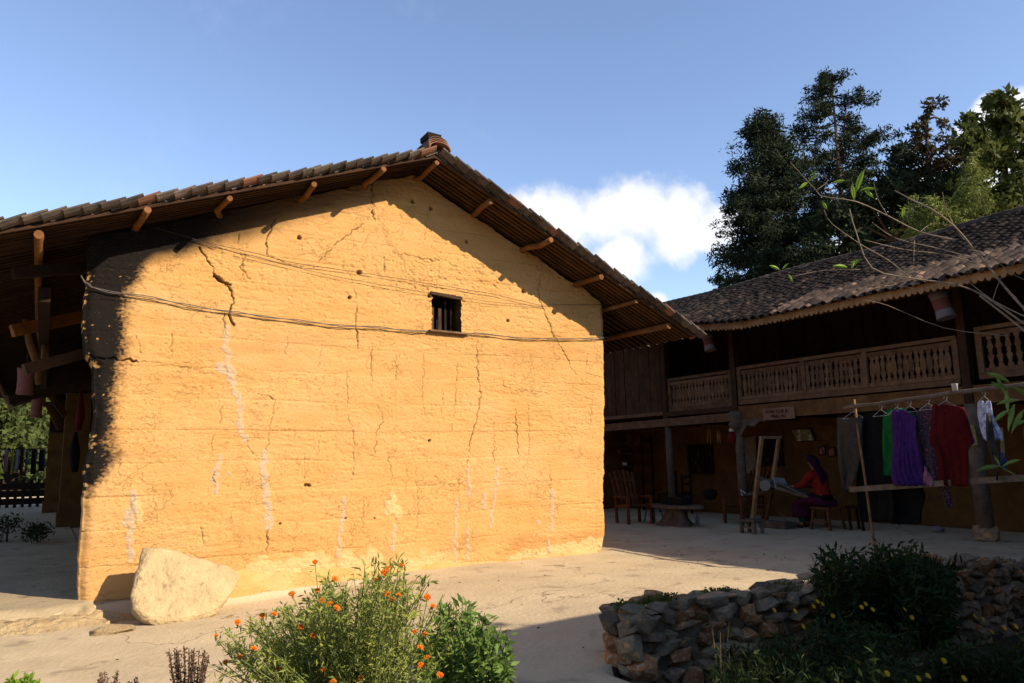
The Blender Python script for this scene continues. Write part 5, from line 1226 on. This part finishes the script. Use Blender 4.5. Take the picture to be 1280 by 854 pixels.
def marigold_flower():
    m_ = MB()
    for ring, (n, r, z, w) in enumerate(((9, .016, .001, .008), (8, .011, .004, .007), (6, .006, .007, .005))):
        for k in range(n):
            a = 2*PI*k/n+ring*.4; c, s = math.cos(a), math.sin(a); dz = random.uniform(-.002, .003)
            m_.add([(0, 0, z*.6), (r*.7*c-w*.5*s, r*.7*s+w*.5*c, z+dz+.002), (r*c, r*s, z+dz), (r*.7*c+w*.5*s, r*.7*s-w*.5*c, z+dz+.002)], [(0, 1, 2, 3)])
    return m_.mesh('flower', M['orange_petal'])
FLM = [marigold_flower() for _ in range(3)]
calyx = MB().lathe((0, 0, -.018), [(.0025, 0), (.0055, .006), (.006, .018)], 7).mesh('calyx', M['bulb_green'], True)
for i, (a, b) in enumerate(FL):
    p = at(a, b, dep[i]); nrm = Vector((random.uniform(-.5, .5), -random.uniform(.2, 1.0), .9)).normalized(); s = random.uniform(.7, 1.0)
    rot = nrm.to_track_quat('Z', 'Y'); fo = link('flower', random.choice(FLM), mg, loc=p, rot=rot, scale=(s, s, s)); link('calyx', calyx, fo, loc=p, rot=rot, scale=(s, s, s))
buds = MB()
for p in tips[nfl:nfl+70]: buds.lathe(p, [(.001, -.012), (.004, -.006), (.0035, .004), (.001, .010)], 5)
tag(buds.build('buds', M['bulb_green'], mg, True), kind='stuff')
# leafy shrub right of the marigold
SD = 3.35
sh = empty('leafy_shrub', at(575, 950, SD), 'green broad leaved shrub touching the right side of the marigold', 'shrub')
bases = []; tips = []
pr2 = [(520,800),(535,770),(555,748),(572,740),(590,750),(610,770),(630,785),(643,800)]
for k in range(110):
    a = random.uniform(520, 640); top = np.interp(a, [p[0] for p in pr2], [p[1] for p in pr2]); b = top+abs(random.gauss(0, 50)); tips.append(at(a, b, SD+random.uniform(-.25, .3))); bases.append(at(random.uniform(560, 610), 960, SD+random.uniform(-.1, .1)))
paths = plant_stems(bases, tips, .004, .0018, M['stem'], sh, bend=.12)
tag(leafobj('foliage', leaves_on_paths(paths, 46, .050, .34, .008, 5, .35, .35), M['shrub_leaf'], sh), kind='stuff')
# brown dry plants
def dry(px0, px1, ptop, n, depth, label):
    e = empty('dry_plant', at((px0+px1)/2, 900, depth), label, 'plant', 'dried brown plants at the bottom left')
    bs = []; tp = []
    for k in range(n):
        a = random.uniform(px0, px1); c = (px0+px1)/2; b = ptop+abs(a-c)*.5+abs(random.gauss(0, 9)); tp.append(at(a, b, depth+random.uniform(-.1, .1))); bs.append(at(c+(a-c)*.4, 900, depth))
    ps = plant_stems(bs, tp, .003, .0016, M['dry_stem'], e, bend=.06)
    tag(leafobj('seed_heads', leaves_on_paths(ps, 45, .012, .5, .003, n, .3), M['dry_stem'], e), kind='stuff')
dry(205, 262, 803, 26, 2.9, 'taller dried brown plant left of the marigold'); dry(120, 150, 832, 9, 2.9, 'small dried brown sprig near the bottom left corner'); dry(160, 178, 845, 5, 2.9, 'lowest dried sprig between the two brown plants')
e = empty('garden_sprout', at(30, 900, 2.7), 'yellow green leafy tuft cut by the bottom left corner', 'plant')
P = plant_stems([at(30+random.uniform(-6, 6), 900, 2.7) for _ in range(14)], [at(random.uniform(10, 50), random.uniform(842, 856), 2.7+random.uniform(-.1, .1)) for _ in range(14)], .003, .0015, M['stem'], e)
tag(leafobj('foliage', leaves_on_paths(P, 24, .03, .35, .004, 8, .4), M['fresh_leaf'], e), kind='stuff')
# dark shrubs over and in front of the stone wall
def bush(name, px0, px1, ptop_pts, py1, depth, n, per, size, aspect, m_, label, cat, seed, spread=.35, droop=.1, base_px=None, bend=.2):
    random.seed(seed)
    e = empty(name, at((px0+px1)/2, py1, depth), label, cat, None); bs = []; tp = []
    for k in range(n):
        a = random.uniform(px0, px1); top = np.interp(a, [p[0] for p in ptop_pts], [p[1] for p in ptop_pts]); b = top+abs(random.gauss(0, (py1-top)*.35)); d = depth+random.uniform(-spread, spread)
        tp.append(at(a, min(b, py1), d)); c = (px0+px1)/2; bs.append(at(c+(a-c)*.45, py1+15, depth+random.uniform(-.5, .5)*spread))
    ps = plant_stems(bs, tp, .0035, .001, M['dark_shrub'], e, bend=bend*1.6)
    tag(leafobj('foliage', leaves_on_paths(ps, per, size, aspect, .02, seed, .2, droop, out=1.1), m_, e), kind='stuff'); return e
bush('wall_shrub', 1012, 1195, [(1012,715),(1020,692),(1045,683),(1070,690),(1095,672),(1110,676),(1140,682),(1165,692),(1195,705)], 790, 5.6, 210, 44, .072, .26, M['dark_shrub'], 'dark green leafy shrub growing over the stone wall', 'shrub', 21, .5)
bush('wall_shrub', 1120, 1190, [(1120,690),(1150,700),(1190,712)], 800, 5.2, 60, 36, .08, .18, M['dark_shrub'], 'thin leaved dark shrub at the right foot of the bigger one', 'shrub', 22, .3)
def flower_bed(px0, px1, tops, depth, n, seed, label, fl):
    e = bush('daisy_plant', px0, px1, tops, 930, depth, n, 56, .045, .30, M['dark_shrub'], label, 'plant', seed, .35, droop=.25)
    m_ = MB()
    for (a, b) in fl:
        p = at(a, b, depth-.25+random.uniform(-.1, .1)); nr = Vector((random.uniform(-.4, .4), -1, .7)).normalized().to_track_quat('Z', 'Y').to_matrix(); f_ = MB()
        for k in range(8):
            t = 2*PI*k/8; c, s = math.cos(t), math.sin(t); f_.add([p+nr@Vector(v) for v in ((0, 0, 0), (.008*c-.004*s, .008*s+.004*c, .002), (.015*c, .015*s, 0), (.008*c+.004*s, .008*s-.004*c, .002))], [(0, 1, 2, 3)])
        f_.build('flower', M['yellow_petal'], e)
flower_bed(890, 1010, [(890,835),(930,812),(960,795),(1010,790)], 3.7, 90, 31, 'dark daisy plant at the near foot of the stone wall corner', [(968,763),(994,764),(1004,783)])
flower_bed(1000, 1140, [(1000,790),(1030,768),(1080,775),(1140,785)], 4.3, 150, 32, 'yellow flowered daisy plant below the dark wall shrub', [(1022,752),(1017,758),(1028,755),(1077,759),(1082,755),(1091,762),(1131,762),(1041,770),(1140,772)])
flower_bed(1150, 1300, [(1150,815),(1200,800),(1240,800),(1300,790)], 4.0, 160, 33, 'daisy plant with sparse yellow blooms in the bottom right corner', [(1219,771),(1256,785),(1270,783),(1229,774),(1240,790)])
flower_bed(1000, 1150, [(1000,830),(1080,815),(1150,822)], 3.3, 100, 34, 'lower daisy plant at the bottom edge under the wall shrub', [(1132,853),(1109,842),(1160,845),(1205,848),(1180,826),(1148,848)])
bush('garden_grass', 880, 1010, [(880,835),(940,815),(1010,820)], 930, 3.2, 60, 30, .05, .12, M['dark_shrub'], 'thin grassy plant at the bottom edge by the stone wall', 'plant', 35, .2)
random.seed(99)
sp = empty('tall_weed', at(905, 880, 3.5), 'tall thin reddish weed standing before the stone wall', 'plant')
ps = plant_stems([at(903, 900, 3.5)]*4, [at(888, 768, 3.5), at(912, 770, 3.5), at(900, 790, 3.4), at(925, 800, 3.5)], .005, .002, M['dry_stem'], sp, bend=.05)
tag(leafobj('foliage', leaves_on_paths(ps, 60, .03, .3, .006, 8, .2, .2), M['dark_shrub'], sp), kind='stuff')

# ------------------------------------------------------------------ bare branch at the upper right
brn = empty('bare_branch', at(1300, 440, 3.6), 'bare twiggy branch with a few fresh leaves reaching in from the right', 'branch')
def tw(pts, d, r0_, r1_, nm='twig'):
    P = [at(a, b, d+.05*math.sin(i*1.3)) for i, (a, b) in enumerate(pts)]; n = len(P)
    Q = []
    for i in range(n-1):
        p0 = P[max(i-1, 0)]; p1 = P[i]; p2 = P[i+1]; p3 = P[min(i+2, n-1)]
        for s in (0, .34, .67): Q.append(.5*((2*p1)+(p2-p0)*s+(2*p0-5*p1+4*p2-p3)*s*s+(3*p1-p0-3*p2+p3)*s**3))
    Q.append(P[-1]); k = len(Q)
    r0_ *= .48; r1_ *= .7
    MB().tube(Q, [r0_+(r1_-r0_)*i/(k-1) for i in range(k)], 6).build(nm, M['twig'], brn, True)
tw([(1310,415),(1270,375),(1228,325),(1195,285),(1165,262),(1140,250),(1118,238)], 3.4, .012, .003)
tw([(1195,300),(1150,290),(1110,270),(1070,252),(1030,246),(1020,238),(988,203)], 3.45, .007, .002)
tw([(1290,412),(1230,370),(1190,355),(1140,348),(1090,335),(1070,290),(1062,262)], 3.55, .010, .003)
tw([(1137,347),(1110,325),(1080,308),(1040,280),(1030,262)], 3.55, .006, .002)
tw([(1220,330),(1180,318),(1130,312),(1080,300)], 3.5, .005, .002); tw([(1215,322),(1170,310),(1120,298),(1090,278)], 3.5, .005, .002)
tw([(1290,400),(1240,375),(1200,345),(1160,330)], 3.5, .006, .002)
tw([(1142,330),(1143,300)], 3.5, .003, .002); tw([(1075,337),(1030,338),(990,346)], 3.5, .003, .0015); tw([(1080,375),(1110,382),(1180,410),(1260,420)], 3.4, .0025, .002)
tw([(1020,238),(1035,225),(1015,215)], 3.45, .003, .001); tw([(1255,360),(1270,372),(1285,398)], 3.3, .003, .002); tw([(1180,353),(1150,362),(1120,356),(1085,362)], 3.5, .004, .0015); tw([(1205,300),(1185,268),(1178,240)], 3.45, .004, .0015); tw([(1110,270),(1098,250),(1092,228)], 3.45, .003, .0012); tw([(1240,378),(1250,350),(1262,338)], 3.4, .004, .0015); tw([(1150,290),(1165,280),(1190,282)], 3.45, .003, .0012); tw([(1310,360),(1270,345),(1235,318),(1210,312)], 3.3, .004, .0015)
tw([(1310,440),(1270,405),(1225,370)], 3.45, .010, .006)
def leaf(px, py, dx, dy, L_, m_='fresh_leaf', d=3.45, parent=brn, w=.11):
    a = at(px, py, d); b = at(px+dx, py+dy, d-.02); ax = (b-a); n = 7; s = ax.cross(px_ray(px, py)).normalized(); m__ = MB(); V = []; F = []
    sag = Vector((0, 0, -1))*ax.length*.18
    for i in range(n+1):
        t = i/n; c = a+ax*t+sag*(t*t-t)*-1.2*(-1)+sag*0; wd = ax.length*w*math.sin(PI*min(t*1.02+.02, 1))**.8; k = Vector((0, 0, 0))
        V += [c-s*wd, c+fw*-.006, c+s*wd]
    for i in range(n): F += [(i*3, i*3+1, i*3+4, i*3+3), (i*3+1, i*3+2, i*3+5, i*3+4)]
    m__.add(V, F).build('leaf', M[m_], parent)
for l in ((1010,228,14,-11,0), (1010,228,-12,9,0), (1012,220,10,-6,0), (1070,240,10,-28,0), (1068,250,-3,-20,0), (1080,236,12,12,0), (1075,238,20,-2,0), (1040,229,18,-3,0), (1128,272,2,-14,0), (1034,262,-6,-10,0), (975,338,-14,-6,0), (978,337,8,-8,0), (985,343,6,10,0), (1068,325,-4,12,0), (1060,335,-20,-2,0), (1066,333,10,-10,0)): leaf(*l)
# bamboo leaf sprays by the right edge
bl = empty('bamboo_spray', at(1310, 520, 4.2), 'drooping bamboo leaf spray at the right edge beside the clothes', 'bamboo')
for l in ((1262,512,-22,18),(1268,505,-8,34),(1275,500,-30,6),(1280,512,-16,30),(1290,510,-10,40),(1258,488,2,30),(1258,486,-22,-5),(1290,498,-26,-14),(1285,525,-20,10),(1250,583,-30,6),(1250,583,-8,-14),(1245,470,12,24),(1262,478,-30,-12),(1275,575,-22,8)):
    leaf(*l, 0, 'shrub_leaf', 4.2, bl, .08)
MB().tube([at(1310, 480, 4.2), at(1285, 490, 4.2), at(1262, 484, 4.2), at(1240, 478, 4.2)], .004, 5).build('stem', M['stem'], bl); MB().tube([at(1310, 620, 4.2), at(1280, 600, 4.2), at(1250, 583, 4.2)], .004, 5).build('stem', M['stem'], bl)

# ------------------------------------------------------------------ trees behind the gallery house
def blob_tree(name, dep, trunk, clumps, size, aspect, m_, label, per, seed, group=None, limbs=True, droop=.2, bark='bark', tr=.22, shell=.3):
    """clumps: picture positions with radius in pixels; each becomes a leaf clump at its own depth, joined by a limb"""
    r = np.random.default_rng(seed); random.seed(seed)
    base = at(*trunk[0], dep); base = Vector((base.x, base.y, -.2)); e = empty(name, base, label, 'tree', group)
    tp = [base]+[at(a, b, dep) for a, b in trunk[1:]]; n = len(tp)
    MB().tube(tp, [tr*(1-.85*i/(n-1)) for i in range(n)], 9).build('trunk', M[bark], e, True)
    L_ = []; lm = MB(); k_ = dep/FOC
    for (a, b, rx, ry) in clumps:
        d = dep+random.uniform(-1, 1)*max(rx, 25)*k_*.8; c = at(a, b, d); R_ = (rx*k_, rx*k_, ry*k_)
        nn = int(per*4.5*(rx*ry)/400.)+40
        # sub-clumps keep the outline uneven
        sc = ball_pts(c, R_, max(4, int(nn/26)), r, .25)
        sr = np.maximum(.36*min(R_), .12)*r.uniform(.6, 1.5, len(sc))
        pts = np.concatenate([ball_pts(q, (s, s, s*.7), 26, r, shell) for q, s in zip(sc, sr)])
        L_.append(leaf_cloud(pts, size*r.uniform(.8, 1.25), aspect, int(a*7+b), droop=droop))
        j = min(range(1, n), key=lambda i: (tp[i]-c).length if tp[i].z < c.z+.5 else 99)
        lm.tube([tp[j], tp[j].lerp(c, .5)+Vector((0, 0, .1)), c], [.05, .035, .015], 5)
    if limbs: lm.build('limbs', M[bark], e, True)
    tag(link('crown', fast_mesh('crown', *cat_vf(L_), m_), e), kind='stuff'); return e
def conifer(name, dep, px, ytop, ybot, wfun, m_, label, seed, nb, gap=0., size=.2, droop=.15, per=34, clump=.5):
    r = np.random.default_rng(seed); random.seed(seed); b = at(px, ybot, dep); base = Vector((b.x, b.y, -.2)); top = at(px, ytop, dep); e = empty(name, base, label, 'tree', None)
    top = Vector((base.x+.1, base.y, top.z)); k_ = dep/FOC
    MB().tube([base, base.lerp(top, .5), top], [.26, .15, .02], 9).build('trunk', M['bark'], e, True)
    lm = MB(); L_ = []; zb = at(px, ybot, dep).z
    for i in range(nb):
        t = (i+.5)/nb; z = top.z-(top.z-zb)*t; y = ytop+(ybot-ytop)*t
        for j in range(r.integers(4, 7)):
            a = r.uniform(0, 2*PI); w = wfun(y, math.cos(a+YAW)*1.)*k_*r.uniform(.6, 1.08)
            p0 = Vector((base.x, base.y, z)); dirv = Vector((math.cos(a), math.sin(a), r.uniform(-.05, .28))); p1 = p0+dirv*w
            lm.tube([p0, p0.lerp(p1, .5)-Vector((0, 0, .06*w)), p1], [.035, .02, .008], 4)
            nc = max(2, int(w/.34)) 
            for c in range(nc):
                f = .35+.65*(c+1)/nc if gap else .15+.85*(c+1)/nc
                q = p0.lerp(p1, f)+Vector((r.normal(0, .12), r.normal(0, .12), r.normal(0, .08)-.05*w)); s = clump*r.uniform(.6, 1.15)*(1-.25*f)
                pts = ball_pts(q, (s, s, s*.5), per, r, .25); L_.append(leaf_cloud(pts, size, .28, int(i*100+j*10+c), droop=droop))
    lm.build('limbs', M['bark'], e, True); tag(link('crown', fast_mesh('crown', *cat_vf(L_), m_), e), kind='stuff'); return e
conifer('conifer_tree', 27, 972, 132, 400, lambda y, s: float(np.interp(y, [132, 150, 200, 270, 320, 400], [6, 27, 46, 62, 70, 66])), M['conifer_leaf'], 'dense dark conifer, leftmost of the tall trees behind the gallery roof', 41, 44, size=.17, per=75, clump=.62)
conifer('conifer_tree', 29, 1066, 66, 420, lambda y, s: float(np.interp(y, [66, 90, 130, 180, 230, 300, 420], [6, 30, 54, 76, 88, 90, 80])), M['conifer_leaf'], 'tallest conifer with open airy branches behind the gallery roof', 42, 28, gap=1, size=.16, per=75, clump=.44)
blob_tree('rusty_tree', 26, [(1165,420),(1163,300),(1160,220),(1158,150)], [(1158,140,12,14),(1180,150,12,12),(1150,160,16,12),(1170,178,24,20),(1195,190,18,18),(1140,190,20,18),(1165,210,30,20),(1130,225,24,22),(1200,225,26,24),(1155,245,34,24),(1180,215,26,20),(1148,178,16,14),(1130,195,18,14),(1205,190,18,16),(1175,128,9,8)], .17, .4, M['rust_leaf'], 'reddish brown leaved tree between the tall conifer and the right tree', 80, 43, droop=.4)
blob_tree('broadleaf_tree', 24, [(1262,420),(1258,300),(1255,200),(1258,130)], [(1250,128,20,14),(1275,150,26,22),(1235,155,24,20),(1215,175,22,18),(1262,185,30,26),(1225,205,26,24),(1285,215,30,30),(1205,225,20,20),(1250,240,34,28),(1290,265,30,30),(1300,160,26,30),(1225,262,30,22),(1262,150,26,22),(1240,190,30,24),(1275,240,34,30),(1212,150,14,12)], .22, .5, M['broad_leaf'], 'broad leaved green tree at the upper right edge', 70, 44)
blob_tree('bamboo_clump', 21, [(1150,420),(1160,330),(1170,290)], [(1158,258,28,20),(1150,275,34,20),(1175,272,26,20),(1205,250,16,30),(1215,210,10,26),(1225,240,16,36),(1190,275,24,20),(1225,280,22,22),(1140,300,16,18)], .13, .2, M['bamboo_leaf'], 'feathery yellow green bamboo clump just over the gallery roof', 120, 45, droop=.7, tr=.06, limbs=True, bark='stem')
blob_tree('dark_tree', 25, [(1110,430),(1110,350),(1115,300)], [(1100,265,44,34),(1120,235,34,26),(1060,310,44,38),(1130,305,38,30),(1010,325,38,38),(1180,300,44,30),(1240,290,44,26),(960,345,34,28),(1185,240,34,30),(1150,262,34,26),(1080,250,30,26),(1125,200,20,22),(1195,270,40,26),(1040,270,26,30),(1245,260,40,30)], .2, .35, M['conifer_leaf'], 'low dark tree mass filling behind the gallery ridge', 100, 46)
blob_tree('tree_top', 30, [(900,420),(900,380),(900,350)], [(900,346,7,5),(893,352,6,5),(906,353,7,5),(900,359,9,6)], .16, .3, M['conifer_leaf'], 'tiny dark tree top showing alone left of the conifers', 120, 47, tr=.06)

# ------------------------------------------------------------------ seen through the side passage
def hill():
    xs = np.linspace(-60, 12, 70); ys = np.linspace(50, 120, 40); X, Y = np.meshgrid(xs, ys); Z = -.3+(Y-50)*.42*sstep(50, 56, Y)+3*(fbm(X*.1, Y*.1, 4, 3)-.4)*sstep(50, 60, Y)
    n, m = X.shape; V = np.stack([X, Y, Z], -1).reshape(-1, 3); i = np.arange(n*m).reshape(n, m); F = np.stack([i[:-1, :-1], i[:-1, 1:], i[1:, 1:], i[1:, :-1]], -1).reshape(-1, 4)
    tag(link('hill', fast_mesh('hill', V, F, M['soil'], True)), kind='structure', label='green wooded slope far beyond the side passage')
    r = np.random.default_rng(2); P = []
    for _ in range(260):
        y = r.uniform(52, 90); x = r.uniform(-.16, .14)*y-1; z = -.3+(y-50)*.42
        s = r.uniform(.7, 1.9); P.append(ball_pts((x, y, z+s*.7), (s, s, s*1.1), 420, r, .35))
    tag(leafobj('far_woods', leaf_cloud(np.concatenate(P), .42, .55, 3, droop=.2), M['far_leaf']), 'far sunlit woods on the slope beyond the passage', 'woods', kind='stuff')
hill()
for k, (a, b, rx, dd, lb_) in enumerate(((6,520,26,46,'sunlit leafy tree filling the left edge beyond the passage'), (30,530,18,52,'second leafy tree beyond the passage fence'), (40,560,14,44,'yellowish low tree right behind the far clothes line'), (62,548,16,50,'dark green tree close to the passage end'), (18,560,14,48,'small leafy tree low behind the far fence'))):
    blob_tree('hillside_tree', dd, [(a, 620), (a, 590), (a, b)], [(a+random.uniform(-6, 6), b+random.uniform(-10, 14), rx*.7, rx*.55) for _ in range(4)], .36, .5, M['far_leaf'], lb_, 90, 60+k, 'trees beyond the side passage', tr=.15)
fe = empty('far_fence', on_y(30, 620, 32), 'dark low fence closing the far end of the passage', 'fence')
a0 = on_y(-10, 620, 32).x; a1 = on_y(66, 620, 32).x
for k in range(9):
    x = a0+(a1-a0)*k/8; MB().box((x-.05, 31.95, -.1), (x+.05, 32.05, 1.0)).build('post', M['dark_wood'], fe)
for z in (.12, .38, .64): MB().box((a0, 31.98, z), (a1, 32.02, z+.22)).build('board', M['dark_wood'], fe)
MB().tube([(a0, 31.8, 2.05), ((a0+a1)/2, 31.8, 2.0), (a1, 31.8, 2.1)], .02, 5).build('line_pole', M['dark_wood'], fe)
for k, (px, w, cl, lb_) in enumerate(((7,5,'cloth_pink','pale pink shirt on the far line'),(15,3,'frame_yellow','yellow cloth on the far line'),(21,5,'cloth_white','pale blue white shirt on the far line'),(27,4,'cloth_red','red shirt on the far line'),(33,3,'cloth_blue','blue cloth on the far line'),(42,7,'cloth_black','dark coat on the far line'),(52,8,'cloth_black','wide dark cloth at the right of the far line'))):
    zt, zb = 2.02, 1.25-.1*(k % 2); x0 = on_y(px-w/2, 580, 31.8).x; x1 = on_y(px+w/2, 580, 31.8).x; m_ = MB(); rings = []
    for z in np.linspace(zt, zb, 5): rings.append([(x0+(x1-x0)*s, 31.8+.05*math.sin(s*9+z*3)+o, z) for s, o in ((0, 0), (.3, -.03), (.6, -.03), (1, 0), (.6, .04), (.3, .04))])
    tag(m_.loft(rings).build('far_garment', M[cl], None, True), lb_, 'garment')
def dark_bush(px, py, depth, label):
    c = on_z(px, py, 0); e = empty('potted_bush', c, label, 'bush'); r = np.random.default_rng(px+5)
    pts = np.concatenate([ball_pts(c+Vector((r.normal(0, .25), r.normal(0, .25), .12+abs(r.normal(0, .16)))), (.25, .25, .2), 120, r, .2) for _ in range(9)])
    tag(leafobj('foliage', leaf_cloud(pts, .08, .3, px, droop=.2), M['dark_shrub'], e), kind='stuff'); MB().tube([c-Vector((0, 0, .02)), c+Vector((0, 0, .35))], .02, 6).build('stem', M['bark'], e)
dark_bush(8, 680, 0, 'dark little bush beside the left edge of the passage floor')
c = on_y(93, 565, 15.5); m_ = MB(); m_.tube([c+Vector((0, 0, .35)), c+Vector((.0, 0, 0)), c+Vector((.03, 0, -.35))], [.02, .10, .05], 8); thing_mesh('dark_bag', m_, M['cloth_black'], 'dark bag hanging on the passage pillar', 'bag', None, True)
c = on_y(99, 520, 15.0); m_ = MB(); m_.tube([c+Vector((0, 0, .45)), c+Vector((.02, 0, 0)), c+Vector((.0, 0, -.25))], [.02, .07, .04], 8); thing_mesh('red_cloth', m_, M['cloth_red'], 'dull red cloth hanging on the nearer passage pillar', 'cloth', None, True)

# ------------------------------------------------------------------ unseen wing added to the right of the camera (its roof and tree shade the garden)
wg = empty('shade_wing', (9, -2.5, 0), 'plain unseen earth wing added beside the viewer to shade the garden', 'house')
MB().box((6.9, -4.6, -.5), (13.6, -.2, 3.1)).build('wall', M['earth'], wg)
m_ = MB(); m_.prism([(6.3, .55, 3.42), (6.3, -2.4, 4.7), (6.3, -5.3, 3.42), (6.3, -5.3, 3.34), (6.3, -2.4, 4.6), (6.3, .55, 3.34)], (7.9, 0, 0)); m_.build('roof', M['tile'], wg)
MB().box((8.6, -.19, -.3), (9.6, -.12, 1.9)).build('door', M['old_wood'], wg)
def shade_tree():
    # crown just outside the frame on the right, throwing the dappled shade over the path by the stone wall
    r = np.random.default_rng(5); e = empty('garden_tree', (5.9, -.6, 0), 'leafy garden tree standing just outside the picture on the right', 'tree')
    MB().tube([(5.9, -.6, -.4), (5.8, -.5, 1.5), (5.7, -.4, 3.3)], [.14, .11, .05], 9).build('trunk', M['bark'], e, True); P = []; lm = MB()
    for (x, y, z, s) in ((5.0,-.2,2.9,.55),(5.6,.0,3.2,.6),(6.2,.2,3.1,.6),(5.3,-.6,3.5,.6),(6.0,-.5,3.7,.6),(6.6,-.1,3.5,.6),(5.0,.3,2.5,.45),(5.7,.5,2.7,.5),(6.4,.6,2.6,.5),(5.5,.9,2.2,.4),(6.2,1.0,2.1,.45),(6.9,.9,2.4,.45)):
        P.append(ball_pts((x, y, z), (s, s, s*.8), 900, r, .1)); lm.tube([(5.75, -.45, 2.4), (x, y, z)], [.04, .01], 5)
    lm.build('limbs', M['bark'], e, True); tag(leafobj('crown', leaf_cloud(np.concatenate(P), .12, .45, 5), M['broad_leaf'], e), kind='stuff')
shade_tree()

def litter():
    r = np.random.default_rng(77); m_ = MB()
    for k in range(560):
        if k < 400: x = r.uniform(1.0, 7.1); y = 9.0-abs(r.normal(.25, .28))
        else: x = r.uniform(-1.5, 9.5); y = r.uniform(4.4, 8.8)
        if gard(x, y) > -.1: continue
        z = float(ground_z(x, y)); s = r.uniform(.003, .008)*(2. if r.random() < .05 else 1)
        c = [(x+s*math.cos(t)*r.uniform(.7, 1.2), y+s*math.sin(t)*r.uniform(.7, 1.2), z-.002) for t in (0, 1.3, 2.6, 3.9, 5.1)]
        m_.add(c+[(x, y, z+s*.7)], [(i, (i+1) % 5, 5) for i in range(5)])
    tag(m_.build('pebbles', M['boulder']), 'small pebbles and crumbs of earth scattered on the courtyard', 'pebbles', kind='stuff')
    P = np.array([(x, y, float(ground_z(x, y))+.006) for x, y in zip(r.uniform(-1, 9, 70), r.uniform(4.5, 8.9, 70)) if gard(x, y) < -.05])
    V, F = leaf_cloud(P, .035, .4, 5, dirs=np.column_stack([r.normal(size=len(P)), r.normal(size=len(P)), np.zeros(len(P))]), jitdir=.05)
    tag(link('fallen_leaves', fast_mesh('fallen_leaves', V, F, M['dry_stem'])), 'dry fallen leaves scattered on the courtyard', 'leaves', kind='stuff')
litter()

def sky_block_trees():  # unseen tree belt added behind the camera to cut the sky fill
    r = np.random.default_rng(8); P = []
    for _ in range(150):
        t = r.uniform(-1.0, 1.0); x = 36*t; y = -30+10*abs(t)+r.normal(0, 2); z = r.uniform(0, 7.5)*(1-.25*abs(t)); s = r.uniform(1.2, 2.6)
        P.append(ball_pts((x, y, z), (s, s, s), 110, r, .3))
    tag(leafobj('sky_block_trees', leaf_cloud(np.concatenate(P), .8, .6, 9), M['broad_leaf']), 'unseen belt of trees added behind the viewer to cut sky light', 'woods', kind='stuff')
sky_block_trees()
